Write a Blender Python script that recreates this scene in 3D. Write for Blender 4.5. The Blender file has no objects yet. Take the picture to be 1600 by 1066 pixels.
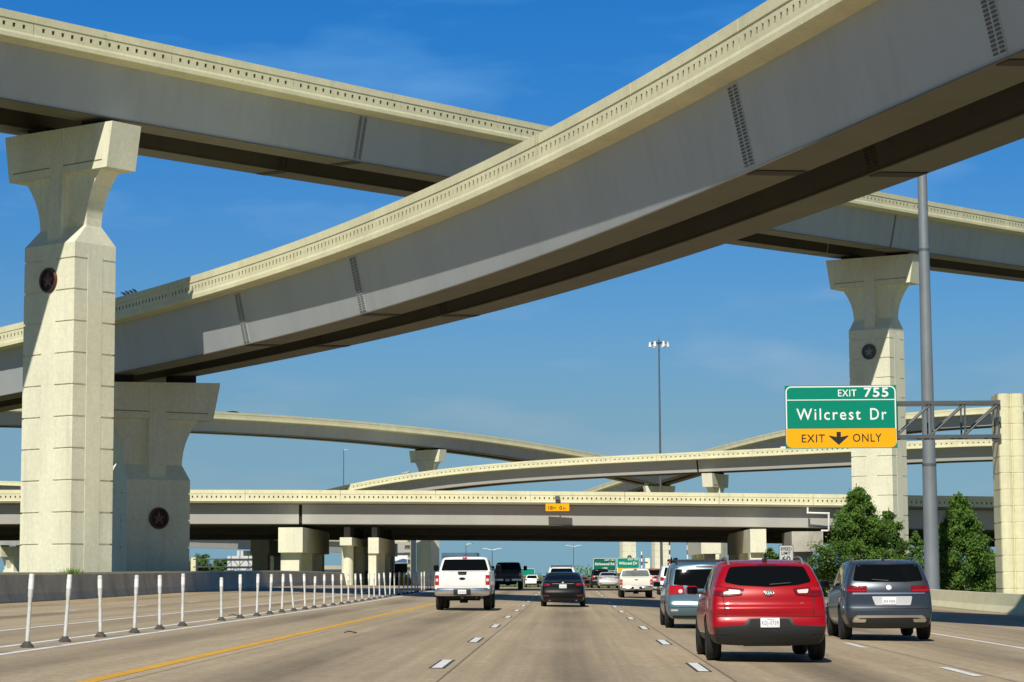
import bpy, bmesh, math, random
import numpy as np
from mathutils import Vector, Matrix, Euler
from mathutils.bvhtree import BVHTree
R = math.radians
random.seed(7)
scene = bpy.context.scene
COL = scene.collection

# ------------------------------------------------------------------ camera
CAMZ = 1.38
cam_d = bpy.data.cameras.new('camera'); cam = bpy.data.objects.new('camera', cam_d); COL.objects.link(cam)
cam_d.lens = 78.75; cam_d.sensor_width = 36.0; cam_d.clip_start = 0.2; cam_d.clip_end = 9000
cam.location = (0, 0, CAMZ)
CROT = Matrix.Rotation(R(1.41), 3, 'Z') @ Matrix.Rotation(R(90 + 5.93), 3, 'X') @ Matrix.Rotation(R(-0.30), 3, 'Z')
cam.rotation_euler = CROT.to_euler()
scene.camera = cam
FPX = 3500.0

# ------------------------------------------------------------------ light
SUN_AZ, SUN_EL = R(12), R(45)          # sun behind the camera, a little to the left
sdir = Vector((-math.sin(SUN_AZ) * math.cos(SUN_EL), -math.cos(SUN_AZ) * math.cos(SUN_EL), math.sin(SUN_EL)))
sun_d = bpy.data.lights.new('sun', 'SUN'); sun = bpy.data.objects.new('sun', sun_d); COL.objects.link(sun)
sun_d.energy = 5.0; sun_d.angle = R(0.5); sun_d.color = (1.0, 0.945, 0.83)
sun.rotation_euler = (-sdir).to_track_quat('-Z', 'Y').to_euler()
W = bpy.data.worlds.new('World'); scene.world = W; W.use_nodes = True
nt = W.node_tree
bg = nt.nodes['Background']
sky = nt.nodes.new('ShaderNodeTexSky'); sky.sky_type = 'NISHITA'; sky.sun_disc = False
sky.sun_elevation = SUN_EL; sky.sun_rotation = math.pi + SUN_AZ
sky.air_density = 1.0; sky.dust_density = 0.1; sky.ozone_density = 3.0
hs = nt.nodes.new('ShaderNodeHueSaturation'); hs.inputs['Saturation'].default_value = 1.28; hs.inputs['Hue'].default_value = 0.494; hs.inputs['Value'].default_value = 1.0
nt.links.new(sky.outputs[0], hs.inputs['Color'])
# look a little higher into the sky model: the air this day is clear down to the horizon
gx = nt.nodes.new('ShaderNodeTexCoord'); sxyz = nt.nodes.new('ShaderNodeSeparateXYZ'); cxyz = nt.nodes.new('ShaderNodeCombineXYZ'); zm = nt.nodes.new('ShaderNodeMapRange')
zm.inputs['From Min'].default_value = 0.0; zm.inputs['From Max'].default_value = 0.30; zm.inputs['To Min'].default_value = 0.10; zm.inputs['To Max'].default_value = 0.60; zm.clamp = False
mxz = nt.nodes.new('ShaderNodeMath'); mxz.operation = 'MAXIMUM'; mxz.inputs[1].default_value = 0.09
mnz = nt.nodes.new('ShaderNodeMath'); mnz.operation = 'MINIMUM'; mnz.inputs[1].default_value = 1.1
nt.links.new(gx.outputs['Generated'], sxyz.inputs[0]); nt.links.new(sxyz.outputs['Z'], zm.inputs['Value']); nt.links.new(zm.outputs[0], mxz.inputs[0]); nt.links.new(mxz.outputs[0], mnz.inputs[0])
nt.links.new(sxyz.outputs['X'], cxyz.inputs['X']); nt.links.new(sxyz.outputs['Y'], cxyz.inputs['Y']); nt.links.new(mnz.outputs[0], cxyz.inputs['Z']); nt.links.new(cxyz.outputs[0], sky.inputs['Vector'])
# thin cirrus streaks
tc = nt.nodes.new('ShaderNodeTexCoord'); mp = nt.nodes.new('ShaderNodeMapping')
mp.inputs['Scale'].default_value = (9, 9, 34); mp.inputs['Rotation'].default_value = (0.0, 0.28, 0.0)
nz = nt.nodes.new('ShaderNodeTexNoise'); nz.inputs['Scale'].default_value = 1.0; nz.inputs['Detail'].default_value = 5
rp = nt.nodes.new('ShaderNodeMapRange'); rp.inputs['From Min'].default_value = 0.52; rp.inputs['From Max'].default_value = 0.80
rp.inputs['To Max'].default_value = 0.17
mx = nt.nodes.new('ShaderNodeMixRGB'); mx.inputs['Color2'].default_value = (5.5, 6.2, 7.0, 1)
nt.links.new(tc.outputs['Generated'], mp.inputs[0]); nt.links.new(mp.outputs[0], nz.inputs['Vector'])
nt.links.new(nz.outputs['Fac'], rp.inputs['Value']); nt.links.new(rp.outputs[0], mx.inputs['Fac'])
nt.links.new(hs.outputs[0], mx.inputs['Color1']); nt.links.new(mx.outputs[0], bg.inputs['Color'])
# colour of the air by height above the horizon: greyer low down, deep blue higher up, dimmed overhead to cut fill light
ramp = nt.nodes.new('ShaderNodeValToRGB'); zr_ = nt.nodes.new('ShaderNodeMapRange'); zr_.inputs['From Max'].default_value = 1.0
el = ramp.color_ramp.elements; el[0].position = 0.0; el[1].position = 1.0
stops = [(0.0, (.42, .45, .46)), (.03, (.72, .62, .53)), (.07, (1.12, .84, .65)), (.10, (1.16, .98, .85)), (.16, (.92, 1.08, 1.16)), (.245, (.53, 1.13, 1.46)), (.40, (.36, .72, .95)), (1.0, (.30, .52, .70))]
for i, (ps, c) in enumerate(stops):
    e_ = el[0] if i == 0 else el[-1] if i == len(stops) - 1 else el.new(ps)
    e_.position = ps; e_.color = (*[q / 1.6 for q in c], 1)
vm = nt.nodes.new('ShaderNodeVectorMath'); vm.operation = 'SCALE'; vm.inputs['Scale'].default_value = 1.6
mul = nt.nodes.new('ShaderNodeVectorMath'); mul.operation = 'MULTIPLY'
nt.links.new(sxyz.outputs['Z'], zr_.inputs['Value']); nt.links.new(zr_.outputs[0], ramp.inputs['Fac']); nt.links.new(ramp.outputs['Color'], vm.inputs[0])
# on the sun's side of the sky the air is whiter
ys_ = nt.nodes.new('ShaderNodeMapRange'); ys_.interpolation_type = 'SMOOTHSTEP'; ys_.inputs['From Min'].default_value = -.5; ys_.inputs['From Max'].default_value = .25
sm = nt.nodes.new('ShaderNodeMixRGB'); sm.inputs['Color1'].default_value = (.66, .56, .50, 1)
nt.links.new(sxyz.outputs['Y'], ys_.inputs['Value']); nt.links.new(ys_.outputs[0], sm.inputs['Fac']); nt.links.new(vm.outputs[0], sm.inputs['Color2'])
nt.links.new(mx.outputs[0], mul.inputs[0]); nt.links.new(sm.outputs[0], mul.inputs[1]); nt.links.new(mul.outputs[0], bg.inputs['Color'])
bg.inputs['Strength'].default_value = 0.125
vs = scene.view_settings
vs.view_transform = 'Standard'; vs.look = 'None'; vs.gamma = 1.0; vs.exposure = 0.0; vs.use_curve_mapping = False

# ------------------------------------------------------------------ geometry of the view (pixel of the 1600 px photo -> point in the place)
def ray(px, py):
    d = CROT @ Vector(((px - 800) / FPX, -(py - 533) / FPX, -1.0))
    return d
def at(px, py, Y):
    d = ray(px, py); k = Y / d.y
    return Vector((d.x * k, Y, CAMZ + d.z * k))
def prof(y):
    return float(np.interp(y, [-200, 95, 130, 165, 190, 222, 262, 330, 420, 700, 4000],
                              [0, 0, .09, .17, .14, -.02, -.22, -.75, -2.6, -4.0, -4.0]))
def zr(x, y):
    return -0.017 * max(-24.0, min(18.0, x)) + prof(y)
def ground_at(px, py):
    d = ray(px, py); lo, hi = 5.0, 400.0
    for _ in range(60):
        m = (lo + hi) / 2
        p = at(px, py, m)
        if p.z > zr(p.x, m): lo = m
        else: hi = m
    return at(px, py, lo)

# ------------------------------------------------------------------ helpers
def tag(o, label=None, cat=None, group=None, kind=None):
    if label: o['label'] = label
    if cat: o['category'] = cat
    if group: o['group'] = group
    if kind: o['kind'] = kind
    return o
def thing(name, label, cat, loc=(0, 0, 0), rz=0, group=None):
    o = bpy.data.objects.new(name, None); COL.objects.link(o)
    o.location = loc; o.rotation_euler = (0, 0, rz); o.empty_display_size = 0.3
    return tag(o, label, cat, group)
def copy_tree(o, parent=None):
    c = o.copy(); COL.objects.link(c); c.parent = parent
    for ch in o.children: copy_tree(ch, c)
    return c
def link_mesh(name, me, parent=None):
    o = bpy.data.objects.new(name, me); COL.objects.link(o)
    if parent: o.parent = parent
    return o
class MB:
    def __init__(s): s.v = []; s.f = []; s.mi = []
    def add(s, vs_, fs, mi=0):
        b = len(s.v); s.v += [tuple(v) for v in vs_]
        for f in fs: s.f.append([b + i for i in f]); s.mi.append(mi)
        return s
    def box(s, c, d, rz=0, mi=0, m=None):
        hx, hy, hz = d[0] / 2, d[1] / 2, d[2] / 2
        pts = [Vector((sx * hx, sy * hy, sz * hz)) for sz in (-1, 1) for sx, sy in ((-1, -1), (1, -1), (1, 1), (-1, 1))]
        M = m if m is not None else Matrix.Rotation(rz, 3, 'Z')
        return s.add([Vector(c) + M @ p for p in pts],
                     [(3, 2, 1, 0), (4, 5, 6, 7), (0, 1, 5, 4), (1, 2, 6, 5), (2, 3, 7, 6), (3, 0, 4, 7)], mi)
    def tube(s, p0, p1, r0, r1=None, n=10, mi=0, caps=True):
        r1 = r0 if r1 is None else r1
        p0, p1 = Vector(p0), Vector(p1); q = (p1 - p0).to_track_quat('Z', 'Y')
        vs_ = []
        for p, r in ((p0, r0), (p1, r1)):
            for k in range(n):
                a = 2 * math.pi * k / n
                vs_.append(p + q @ Vector((r * math.cos(a), r * math.sin(a), 0)))
        fs = [(k, (k + 1) % n, n + (k + 1) % n, n + k) for k in range(n)]
        if caps: fs += [tuple(range(n - 1, -1, -1)), tuple(range(n, 2 * n))]
        return s.add(vs_, fs, mi)
    def loft(s, rings, mi=0, close=True, caps=True, mis=None):
        n = len(rings[0]); vs_ = [p for r in rings for p in r]; fs = []
        for i in range(len(rings) - 1):
            for k in range(n if close else n - 1):
                k2 = (k + 1) % n
                fs.append((i * n + k, i * n + k2, (i + 1) * n + k2, (i + 1) * n + k))
        nside = len(fs)
        if caps: fs += [tuple(range(n - 1, -1, -1)), tuple((len(rings) - 1) * n + k for k in range(n))]
        s.add(vs_, fs, mi)
        if mis:
            b0 = len(s.mi) - len(fs)
            for q in range(nside): s.mi[b0 + q] = mis[q % n]
        return s
    def lathe(s, prof_, n=20, M=None, mi=0):
        rings = []
        for r, z in prof_:
            ring = [Vector((r * math.cos(2 * math.pi * k / n), r * math.sin(2 * math.pi * k / n), z)) for k in range(n)]
            rings.append([M @ p if M is not None else p for p in ring])
        return s.loft(rings, mi)
    def build(s, name, mats, parent=None, smooth=None, world=False):
        me = bpy.data.meshes.new(name)
        off = parent.location if (world and parent) else Vector((0, 0, 0))
        me.from_pydata([(v[0] - off[0], v[1] - off[1], v[2] - off[2]) for v in s.v], [], s.f)
        if not isinstance(mats, (list, tuple)): mats = [mats]
        for m in mats: me.materials.append(m)
        me.polygons.foreach_set('material_index', s.mi)
        bm = bmesh.new(); bm.from_mesh(me); bmesh.ops.recalc_face_normals(bm, faces=bm.faces); bm.to_mesh(me); bm.free()
        if smooth:
            me.polygons.foreach_set('use_smooth', [True] * len(me.polygons)); me.set_sharp_from_angle(angle=R(smooth))
        me.update()
        return link_mesh(name, me, parent)

# ------------------------------------------------------------------ materials
def mat(name, col, rough=0.6, metal=0.0, var=0.0, vscale=1.0, vstretch=(1, 1, 1), bump=0.0, bscale=30, coat=0.0, col2=None, spec=0.5, fleck=0.0, fscale=60):
    m = bpy.data.materials.new(name); m.use_nodes = True
    n = m.node_tree; b = n.nodes['Principled BSDF']
    b.inputs['Base Color'].default_value = (*col, 1); b.inputs['Roughness'].default_value = rough
    b.inputs['Metallic'].default_value = metal; b.inputs['Coat Weight'].default_value = coat; b.inputs['Coat Roughness'].default_value = 0.04
    b.inputs['Specular IOR Level'].default_value = spec
    t = n.nodes.new('ShaderNodeTexCoord')
    out = None
    if var > 0:
        mp_ = n.nodes.new('ShaderNodeMapping'); mp_.inputs['Scale'].default_value = [vscale * q for q in vstretch]
        nz_ = n.nodes.new('ShaderNodeTexNoise'); nz_.inputs['Scale'].default_value = 1; nz_.inputs['Detail'].default_value = 7; nz_.inputs['Roughness'].default_value = 0.62
        mr = n.nodes.new('ShaderNodeMapRange'); mr.inputs['From Min'].default_value = 0.3; mr.inputs['From Max'].default_value = 0.7
        mxx = n.nodes.new('ShaderNodeMixRGB')
        c2 = col2 if col2 else tuple(max(0, q * (1 - var)) for q in col)
        mxx.inputs['Color1'].default_value = (*[min(1, q * (1 + var * .35)) for q in col], 1); mxx.inputs['Color2'].default_value = (*c2, 1)
        n.links.new(t.outputs['Object'], mp_.inputs[0]); n.links.new(mp_.outputs[0], nz_.inputs['Vector'])
        n.links.new(nz_.outputs['Fac'], mr.inputs['Value']); n.links.new(mr.outputs[0], mxx.inputs['Fac'])
        out = mxx.outputs[0]
        if fleck > 0:
            nf = n.nodes.new('ShaderNodeTexNoise'); nf.inputs['Scale'].default_value = fscale; nf.inputs['Detail'].default_value = 3
            mf = n.nodes.new('ShaderNodeMapRange'); mf.inputs['From Min'].default_value = 0.3; mf.inputs['From Max'].default_value = 0.7
            mf.inputs['To Min'].default_value = 1 - fleck; mf.inputs['To Max'].default_value = 1 + fleck
            m2 = n.nodes.new('ShaderNodeVectorMath'); m2.operation = 'SCALE'
            n.links.new(t.outputs['Object'], nf.inputs['Vector']); n.links.new(nf.outputs['Fac'], mf.inputs['Value'])
            n.links.new(out, m2.inputs[0]); n.links.new(mf.outputs[0], m2.inputs['Scale']); out = m2.outputs[0]
        n.links.new(out, b.inputs['Base Color'])
    if bump > 0:
        nb = n.nodes.new('ShaderNodeTexNoise'); nb.inputs['Scale'].default_value = bscale; nb.inputs['Detail'].default_value = 4
        bp = n.nodes.new('ShaderNodeBump'); bp.inputs['Strength'].default_value = bump; bp.inputs['Distance'].default_value = 0.02
        n.links.new(t.outputs['Object'], nb.inputs['Vector']); n.links.new(nb.outputs['Fac'], bp.inputs['Height']); n.links.new(bp.outputs[0], b.inputs['Normal'])
    return m
def stains(m, col, amount=0.5, scale=(.35, .35, .05), lo=.56, hi=.72):
    """run-off streaks and blotches laid over a material's own colour"""
    n = m.node_tree; b = n.nodes['Principled BSDF']; t = n.nodes.new('ShaderNodeTexCoord')
    mp_ = n.nodes.new('ShaderNodeMapping'); mp_.inputs['Scale'].default_value = scale
    nz_ = n.nodes.new('ShaderNodeTexNoise'); nz_.inputs['Scale'].default_value = 1; nz_.inputs['Detail'].default_value = 6; nz_.inputs['Roughness'].default_value = .7
    mr = n.nodes.new('ShaderNodeMapRange'); mr.inputs['From Min'].default_value = lo; mr.inputs['From Max'].default_value = hi; mr.inputs['To Max'].default_value = amount
    mxx = n.nodes.new('ShaderNodeMixRGB'); mxx.inputs['Color2'].default_value = (*col, 1)
    n.links.new(t.outputs['Object'], mp_.inputs[0]); n.links.new(mp_.outputs[0], nz_.inputs['Vector']); n.links.new(nz_.outputs['Fac'], mr.inputs['Value'])
    n.links.new(mr.outputs[0], mxx.inputs['Fac'])
    src = b.inputs['Base Color'].links
    if src: n.links.new(src[0].from_socket, mxx.inputs['Color1'])
    else: mxx.inputs['Color1'].default_value = b.inputs['Base Color'].default_value
    n.links.new(mxx.outputs[0], b.inputs['Base Color'])
    return m
M = {}
M['cream'] = stains(mat('cream_concrete', (.80, .785, .60), .8, var=.13, vscale=.5, vstretch=(1, 1, .35), bump=.25, bscale=9, fleck=.06, fscale=5), (.40, .36, .25), .45, (1.3, 1.3, .09), .57, .78)
M['barrier'] = stains(mat('cream_barrier_concrete', (.75, .715, .475), .8, var=.14, vscale=.35, bump=.15, bscale=8, fleck=.05, fscale=4), (.33, .29, .18), .5, (1.1, 1.1, .5), .6, .76)
M['grey_conc'] = stains(mat('grey_concrete', (.50, .475, .40), .85, var=.25, vscale=.4, bump=.25, bscale=9, fleck=.08, fscale=6), (.16, .15, .12), .6, (.6, .6, .15), .52, .75)
M['soffit'] = mat('deck_soffit', (.22, .195, .14), .85, var=.2, vscale=.3)  # concrete darkened: the shade under the overpasses is put into the colour
M['steel'] = stains(mat('grey_girder_paint', (.435, .46, .475), .45, var=.08, vscale=.25, vstretch=(1, 1, .3), spec=.4), (.32, .31, .28), .45, (.6, .6, .05), .50, .75)
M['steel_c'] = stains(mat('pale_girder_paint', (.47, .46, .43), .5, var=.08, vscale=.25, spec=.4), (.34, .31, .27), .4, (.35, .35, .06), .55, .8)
M['flange'] = mat('girder_underside', (.16, .145, .095), .6, var=.2, vscale=.4, vstretch=(1, 1, 1))  # underside colour lowered to deepen the shade below the girders
M['steel_dk'] = mat('shaded_brown_girder', (.085, .070, .055), .6, var=.3, vscale=.3)  # brown stands for the shade on the rear overpass's girders
M['clear_glass'] = mat('pale_glass', (.20, .23, .23), .08, spec=.4, var=.5, vscale=2.5)
M['truss'] = mat('dull_truss_steel', (.10, .112, .118), .55, metal=.2, var=.25, vscale=2)
M['star_bronze'] = mat('star_relief_copper', (.26, .11, .075), .45, metal=.3)
M['star_iron'] = mat('star_relief_grey', (.26, .26, .24), .55)
M['unlit'] = mat('shaded_inner_steel', (.050, .042, .030), .7, var=.3, vscale=.4)  # girder steel darkened: shade between and under the tubs painted in
M['sign_green_shade'] = mat('shaded_sign_green', (.0, .11, .075), .5, spec=.3)  # sign green darkened to carry the shade on the far sign
M['dark'] = mat('black_gap', (.015, .015, .015), .9)
M['bolt'] = mat('dark_bolts', (.16, .165, .17), .6)
M['groove'] = mat('recess_concrete', (.27, .24, .155), .9)  # slot pockets are coloured darker to stand for their inner shade
M['bronze'] = mat('bronze_medallion', (.022, .011, .010), .45, metal=.4)
M['bronze_rim'] = mat('copper_rim', (.13, .05, .03), .4, metal=.5)
M['iron'] = mat('grey_medallion', (.10, .10, .09), .5, metal=.3)
M['white_line'] = mat('white_road_paint', (.78, .78, .76), .6, var=.25, vscale=3, fleck=.1, fscale=25)
M['black_line'] = mat('black_contrast_paint', (.06, .055, .048), .7)
M['yellow_line'] = mat('yellow_road_paint', (.74, .39, .02), .6, var=.25, vscale=2, fleck=.1, fscale=25)
M['grass'] = mat('dry_grass_ground', (.10, .12, .04), .95, var=.5, vscale=.2, col2=(.16, .13, .07), bump=.4, bscale=4)
M['galv'] = mat('galvanised_steel', (.27, .30, .325), .45, metal=.35, var=.2, vscale=1.2, vstretch=(1, 1, .4), spec=.4)
M['galv_dk'] = mat('weathered_steel', (.13, .145, .155), .5, metal=.3, var=.2, vscale=2)
M['post'] = mat('white_plastic', (.66, .68, .67), .45, var=.25, vscale=6, col2=(.5, .49, .45))
M['rubber'] = mat('black_rubber', (.02, .02, .02), .75, var=.3, vscale=8)
M['sign_green'] = mat('sign_green', (.0, .235, .15), .35, spec=.3)
M['sign_white'] = mat('sign_white', (.82, .84, .84), .4, spec=.3)
M['sign_yellow'] = mat('sign_yellow', (.92, .42, .004), .4, spec=.3)
M['sign_black'] = mat('sign_black', (.012, .012, .012), .5)
M['alu'] = mat('sign_back_aluminium', (.72, .74, .76), .45, metal=.2)
M['pvc'] = mat('white_pvc', (.78, .78, .75), .5, var=.1, vscale=2)
M['glass'] = mat('tinted_glass', (.004, .005, .006), .05, spec=.10)
M['tyre'] = mat('tyre_rubber', (.013, .013, .013), .8)
M['rim'] = mat('alloy_rim', (.42, .43, .44), .3, metal=.85)
M['chrome'] = mat('chrome', (.74, .74, .74), .24, metal=1.0)
M['plastic'] = mat('dark_plastic', (.016, .017, .019), .55, var=.15, vscale=6)
M['under'] = mat('underbody', (.018, .018, .018), .9)
M['lamp_red'] = mat('red_lens', (.42, .006, .010), .10, coat=1.0)
M['lamp_dark'] = mat('dark_red_lens', (.16, .006, .010), .10, coat=1.0)
M['lamp_clear'] = mat('clear_lens', (.70, .62, .60), .12, coat=1.0)
M['amber'] = mat('amber_lens', (.55, .25, .12), .12, coat=1.0)
M['plate'] = mat('plate_white', (.80, .82, .84), .4)
M['plate_ink'] = mat('plate_ink', (.03, .03, .05), .5)
def paint(name, col, metal=0.35, rough=0.30, coat=.35):
    return mat(name, col, rough, metal=metal, coat=coat, var=.04, vscale=1.5)
M['p_red'] = paint('red_metallic_paint', (.34, .001, .006), .1, .32, .5)
M['p_red'].node_tree.nodes['Principled BSDF'].inputs['Specular IOR Level'].default_value = .25
M['sign_white_shade'] = mat('shaded_sign_white', (.48, .50, .51), .5)  # sign white greyed to carry the shade on the speed limit sign
M['p_slate'] = paint('slate_metallic_paint', (.040, .052, .070), .4)
M['p_blue'] = paint('pale_blue_metallic_paint', (.125, .215, .27), .45)
M['p_white'] = paint('white_paint', (.80, .80, .80), .0, .35)
M['p_cream'] = paint('cream_white_paint', (.78, .76, .66), .0, .4)
M['p_black'] = paint('black_paint', (.004, .0045, .006), .0, .30, .25)
M['p_black'].node_tree.nodes['Principled BSDF'].inputs['Specular IOR Level'].default_value = .25
M['p_silver'] = paint('silver_paint', (.58, .59, .60), .2)
M['p_dkred'] = paint('dark_red_paint', (.36, .02, .02), .2)

# ------------------------------------------------------------------ ground and road
XL, XRB = -21.7, 17.2       # left wall, right barrier
def grid_sheet(name, xs, ys, zf, m, kind='structure'):
    vs_ = [(x, y, zf(x, y)) for y in ys for x in xs]; n = len(xs)
    fs = [(j * n + i, j * n + i + 1, (j + 1) * n + i + 1, (j + 1) * n + i) for j in range(len(ys) - 1) for i in range(n - 1)]
    me = bpy.data.meshes.new(name); me.from_pydata(vs_, [], fs); me.materials.append(m)
    me.polygons.foreach_set('use_smooth', [True] * len(fs)); me.update()
    o = link_mesh(name, me); return tag(o, kind=kind)
ysg = list(range(-200, 460, 12)) + [500, 560, 640, 720, 900, 1300, 2000, 4000, 8000]
xsg = [-5000, -2000, -800, -300, -120, -60, -30, -10, 0, 10, 30, 60, 120, 300, 800, 2000, 5000]
grid_sheet('ground', xsg, ysg, lambda x, y: prof(y) - .62, M['grass'])

def road_material():
    m = bpy.data.materials.new('road_concrete'); m.use_nodes = True
    n = m.node_tree; b = n.nodes['Principled BSDF']; b.inputs['Roughness'].default_value = .78; b.inputs['Specular IOR Level'].default_value = .35
    L = n.links.new
    t = n.nodes.new('ShaderNodeTexCoord'); sx = n.nodes.new('ShaderNodeSeparateXYZ'); L(t.outputs['Object'], sx.inputs[0])
    def math_(op, a, b_=None, c=None):
        k = n.nodes.new('ShaderNodeMath'); k.operation = op
        for i, q in enumerate((a, b_, c)):
            if q is None: continue
            if isinstance(q, (int, float)): k.inputs[i].default_value = q
            else: L(q, k.inputs[i])
        return k.outputs[0]
    def noise(scale, detail=4, rough=.55):
        mp_ = n.nodes.new('ShaderNodeMapping'); mp_.inputs['Scale'].default_value = scale
        k = n.nodes.new('ShaderNodeTexNoise'); k.inputs['Scale'].default_value = 1; k.inputs['Detail'].default_value = detail; k.inputs['Roughness'].default_value = rough
        L(t.outputs['Object'], mp_.inputs[0]); L(mp_.outputs[0], k.inputs['Vector']); return k.outputs['Fac']
    def rng(v, a, b_, c, d):
        k = n.nodes.new('ShaderNodeMapRange'); L(v, k.inputs['Value'])
        for i, q in zip(('From Min', 'From Max', 'To Min', 'To Max'), (a, b_, c, d)): k.inputs[i].default_value = q
        return k.outputs[0]
    # lane phase: 0 at the lane line, 1 in the lane centre
    ph = math_('ABSOLUTE', math_('SINE', math_('MULTIPLY', math_('SUBTRACT', sx.outputs['X'], 1.91), math.pi / 3.84)))
    oil = math_('POWER', ph, 7.0)
    wob = noise((.5, .05, 1), 4)
    oil = math_('MULTIPLY', oil, rng(wob, .35, .65, .25, .95))
    streak = rng(noise((2.6, .018, 1), 5, .65), .3, .7, .80, 1.14)
    blot = rng(noise((.22, .07, 1), 5, .6), .3, .7, .86, 1.10)
    grit = rng(noise((7, 5, 7), 4, .75), .28, .72, .78, 1.20)
    fine = rng(noise((40, 22, 40), 2, .7), .25, .75, .80, 1.18)
    k = math_('MULTIPLY', math_('MULTIPLY', streak, blot), math_('MULTIPLY', grit, fine))
    k = math_('MULTIPLY', k, math_('SUBTRACT', 1.0, math_('MULTIPLY', oil, .50)))
    # slab joints across the lanes and saw cuts along them
    jy = math_('ABSOLUTE', math_('SUBTRACT', math_('FRACT', math_('DIVIDE', sx.outputs['Y'], 4.57)), .5))
    jx = math_('ABSOLUTE', math_('SUBTRACT', math_('FRACT', math_('DIVIDE', math_('SUBTRACT', sx.outputs['X'], .25), 3.84)), .5))
    cut = math_('MULTIPLY', math_('LESS_THAN', math_('ABSOLUTE', math_('SUBTRACT', jx, .0)), .0048), .55)
    cut2 = math_('MULTIPLY', math_('LESS_THAN', jy, .0035), .34)
    k = math_('MULTIPLY', k, math_('SUBTRACT', 1.0, math_('MAXIMUM', cut, cut2)))
    # pale worn patches
    pale = rng(noise((.9, .16, 1), 6, .6), .60, .70, 0, .55)
    mix = n.nodes.new('ShaderNodeMixRGB'); mix.inputs['Color1'].default_value = (.395, .312, .200, 1); mix.inputs['Color2'].default_value = (.47, .41, .30, 1)
    L(pale, mix.inputs['Fac'])
    v = n.nodes.new('ShaderNodeVectorMath'); v.operation = 'SCALE'; L(mix.outputs[0], v.inputs[0]); L(k, v.inputs['Scale'])
    L(v.outputs[0], b.inputs['Base Color'])
    bp = n.nodes.new('ShaderNodeBump'); bp.inputs['Strength'].default_value = .35; bp.inputs['Distance'].default_value = .006
    L(noise((60, 60, 60), 2), bp.inputs['Height']); L(bp.outputs[0], b.inputs['Normal'])
    return m
M['road'] = road_material()
ysr = list(np.arange(-120, 620, 4.0)); xsr = list(np.linspace(XL - .4, XRB + .4, 21))
grid_sheet('road', xsr, ysr, zr, M['road'])
def stripe(mb, x0, x1, y0, y1, dz=.004, mi=0):
    n = max(1, int((y1 - y0) / 4)); ys = np.linspace(y0, y1, n + 1); vs_ = []
    for y in ys: vs_ += [(x0, y, zr(x0, y) + dz), (x1, y, zr(x1, y) + dz)]
    mb.add(vs_, [(2 * i, 2 * i + 1, 2 * i + 3, 2 * i + 2) for i in range(n)], mi)
white, black, yellow = MB(), MB(), MB()
for X in (-1.93, 1.91, 5.75):
    y = 34.0 - 12.19 * 4 + (0 if X < 5 else -.4)
    while y < 330:
        xx = X + .02
        stripe(white, xx - .075, xx + .075, y - 1.53, y + 1.53, .008)
        if X < 5: stripe(black, xx - .075 - .042, xx + .075 + .042, y - 1.58, y + 1.58, .004)
        y += 12.19
y = 22.0
while y < 330:
    stripe(white, -15.95, -15.83, y - 1.5, y + 1.5); y += 12.19
PX = -9.35
stripe(white, 8.98, 9.12, -60, 600); stripe(white, -12.35, -12.2, -60, 600)
stripe(white, PX + .30, PX + .46, -60, 300); stripe(white, PX - .52, PX - .36, -60, 300)
stripe(yellow, -5.97, -5.75, -60, 600); stripe(yellow, -20.65, -20.5, -60, 600)
tag(white.build('white_lane_markings', M['white_line']), kind='structure')
tag(black.build('black_contrast_markings', M['black_line']), kind='structure')
tag(yellow.build('yellow_edge_markings', M['yellow_line']), kind='structure')

# barriers beside the road
def wall_run(name, x0, side, y0, y1, h, th, m, label, cat, step=6.0, foot=.22, cap=None):
    """safety-shape wall: its road side faces +side"""
    root = thing(name, label, cat, (x0, y0, zr(x0, y0)))
    b = MB(); y = y0
    while y < y1 - .1:
        ye = min(y + step, y1); rings = []
        for yy in (y + .008, ye - .008):
            z = zr(x0, yy)
            pr = [(-foot * side * -1 * -1, -.75)]
            pr = [(side * (th / 2 + foot), -.75), (side * (th / 2 + foot), .08), (side * (th / 2 + foot * .45), .33), (side * (th / 2), h), (-side * (th / 2), h), (-side * (th / 2), -.75)]
            rings.append([Vector((x0 + px_, yy, z + pz)) for px_, pz in pr])
        b.loft(rings); y = ye
    b.build('wall_panels', m, root, world=True)
    if cap:
        c = MB(); y = y0
        while y < y1 - .1:
            ye = min(y + step, y1); rings = []
            for yy in (y, ye):
                z = zr(x0, yy)
                rings.append([Vector((x0 + q * (th / 2 + .05), yy, z + h + w)) for q, w in ((-1, .003), (1, .003), (1, .085), (-1, .085))])
            c.loft(rings); y = ye
        c.build('coping', cap, root, world=True)
    return root
wall_run('median_wall', XL, 1, -60, 420, 1.08, .30, M['grey_conc'], 'long grey concrete median wall along the left side of the managed lanes', 'barrier wall', cap=M['cream'])
wall_run('roadside_barrier', XRB, -1, -60, 420, .80, .26, M['barrier'], 'pale concrete barrier along the right shoulder in front of the trees', 'barrier wall')

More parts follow.
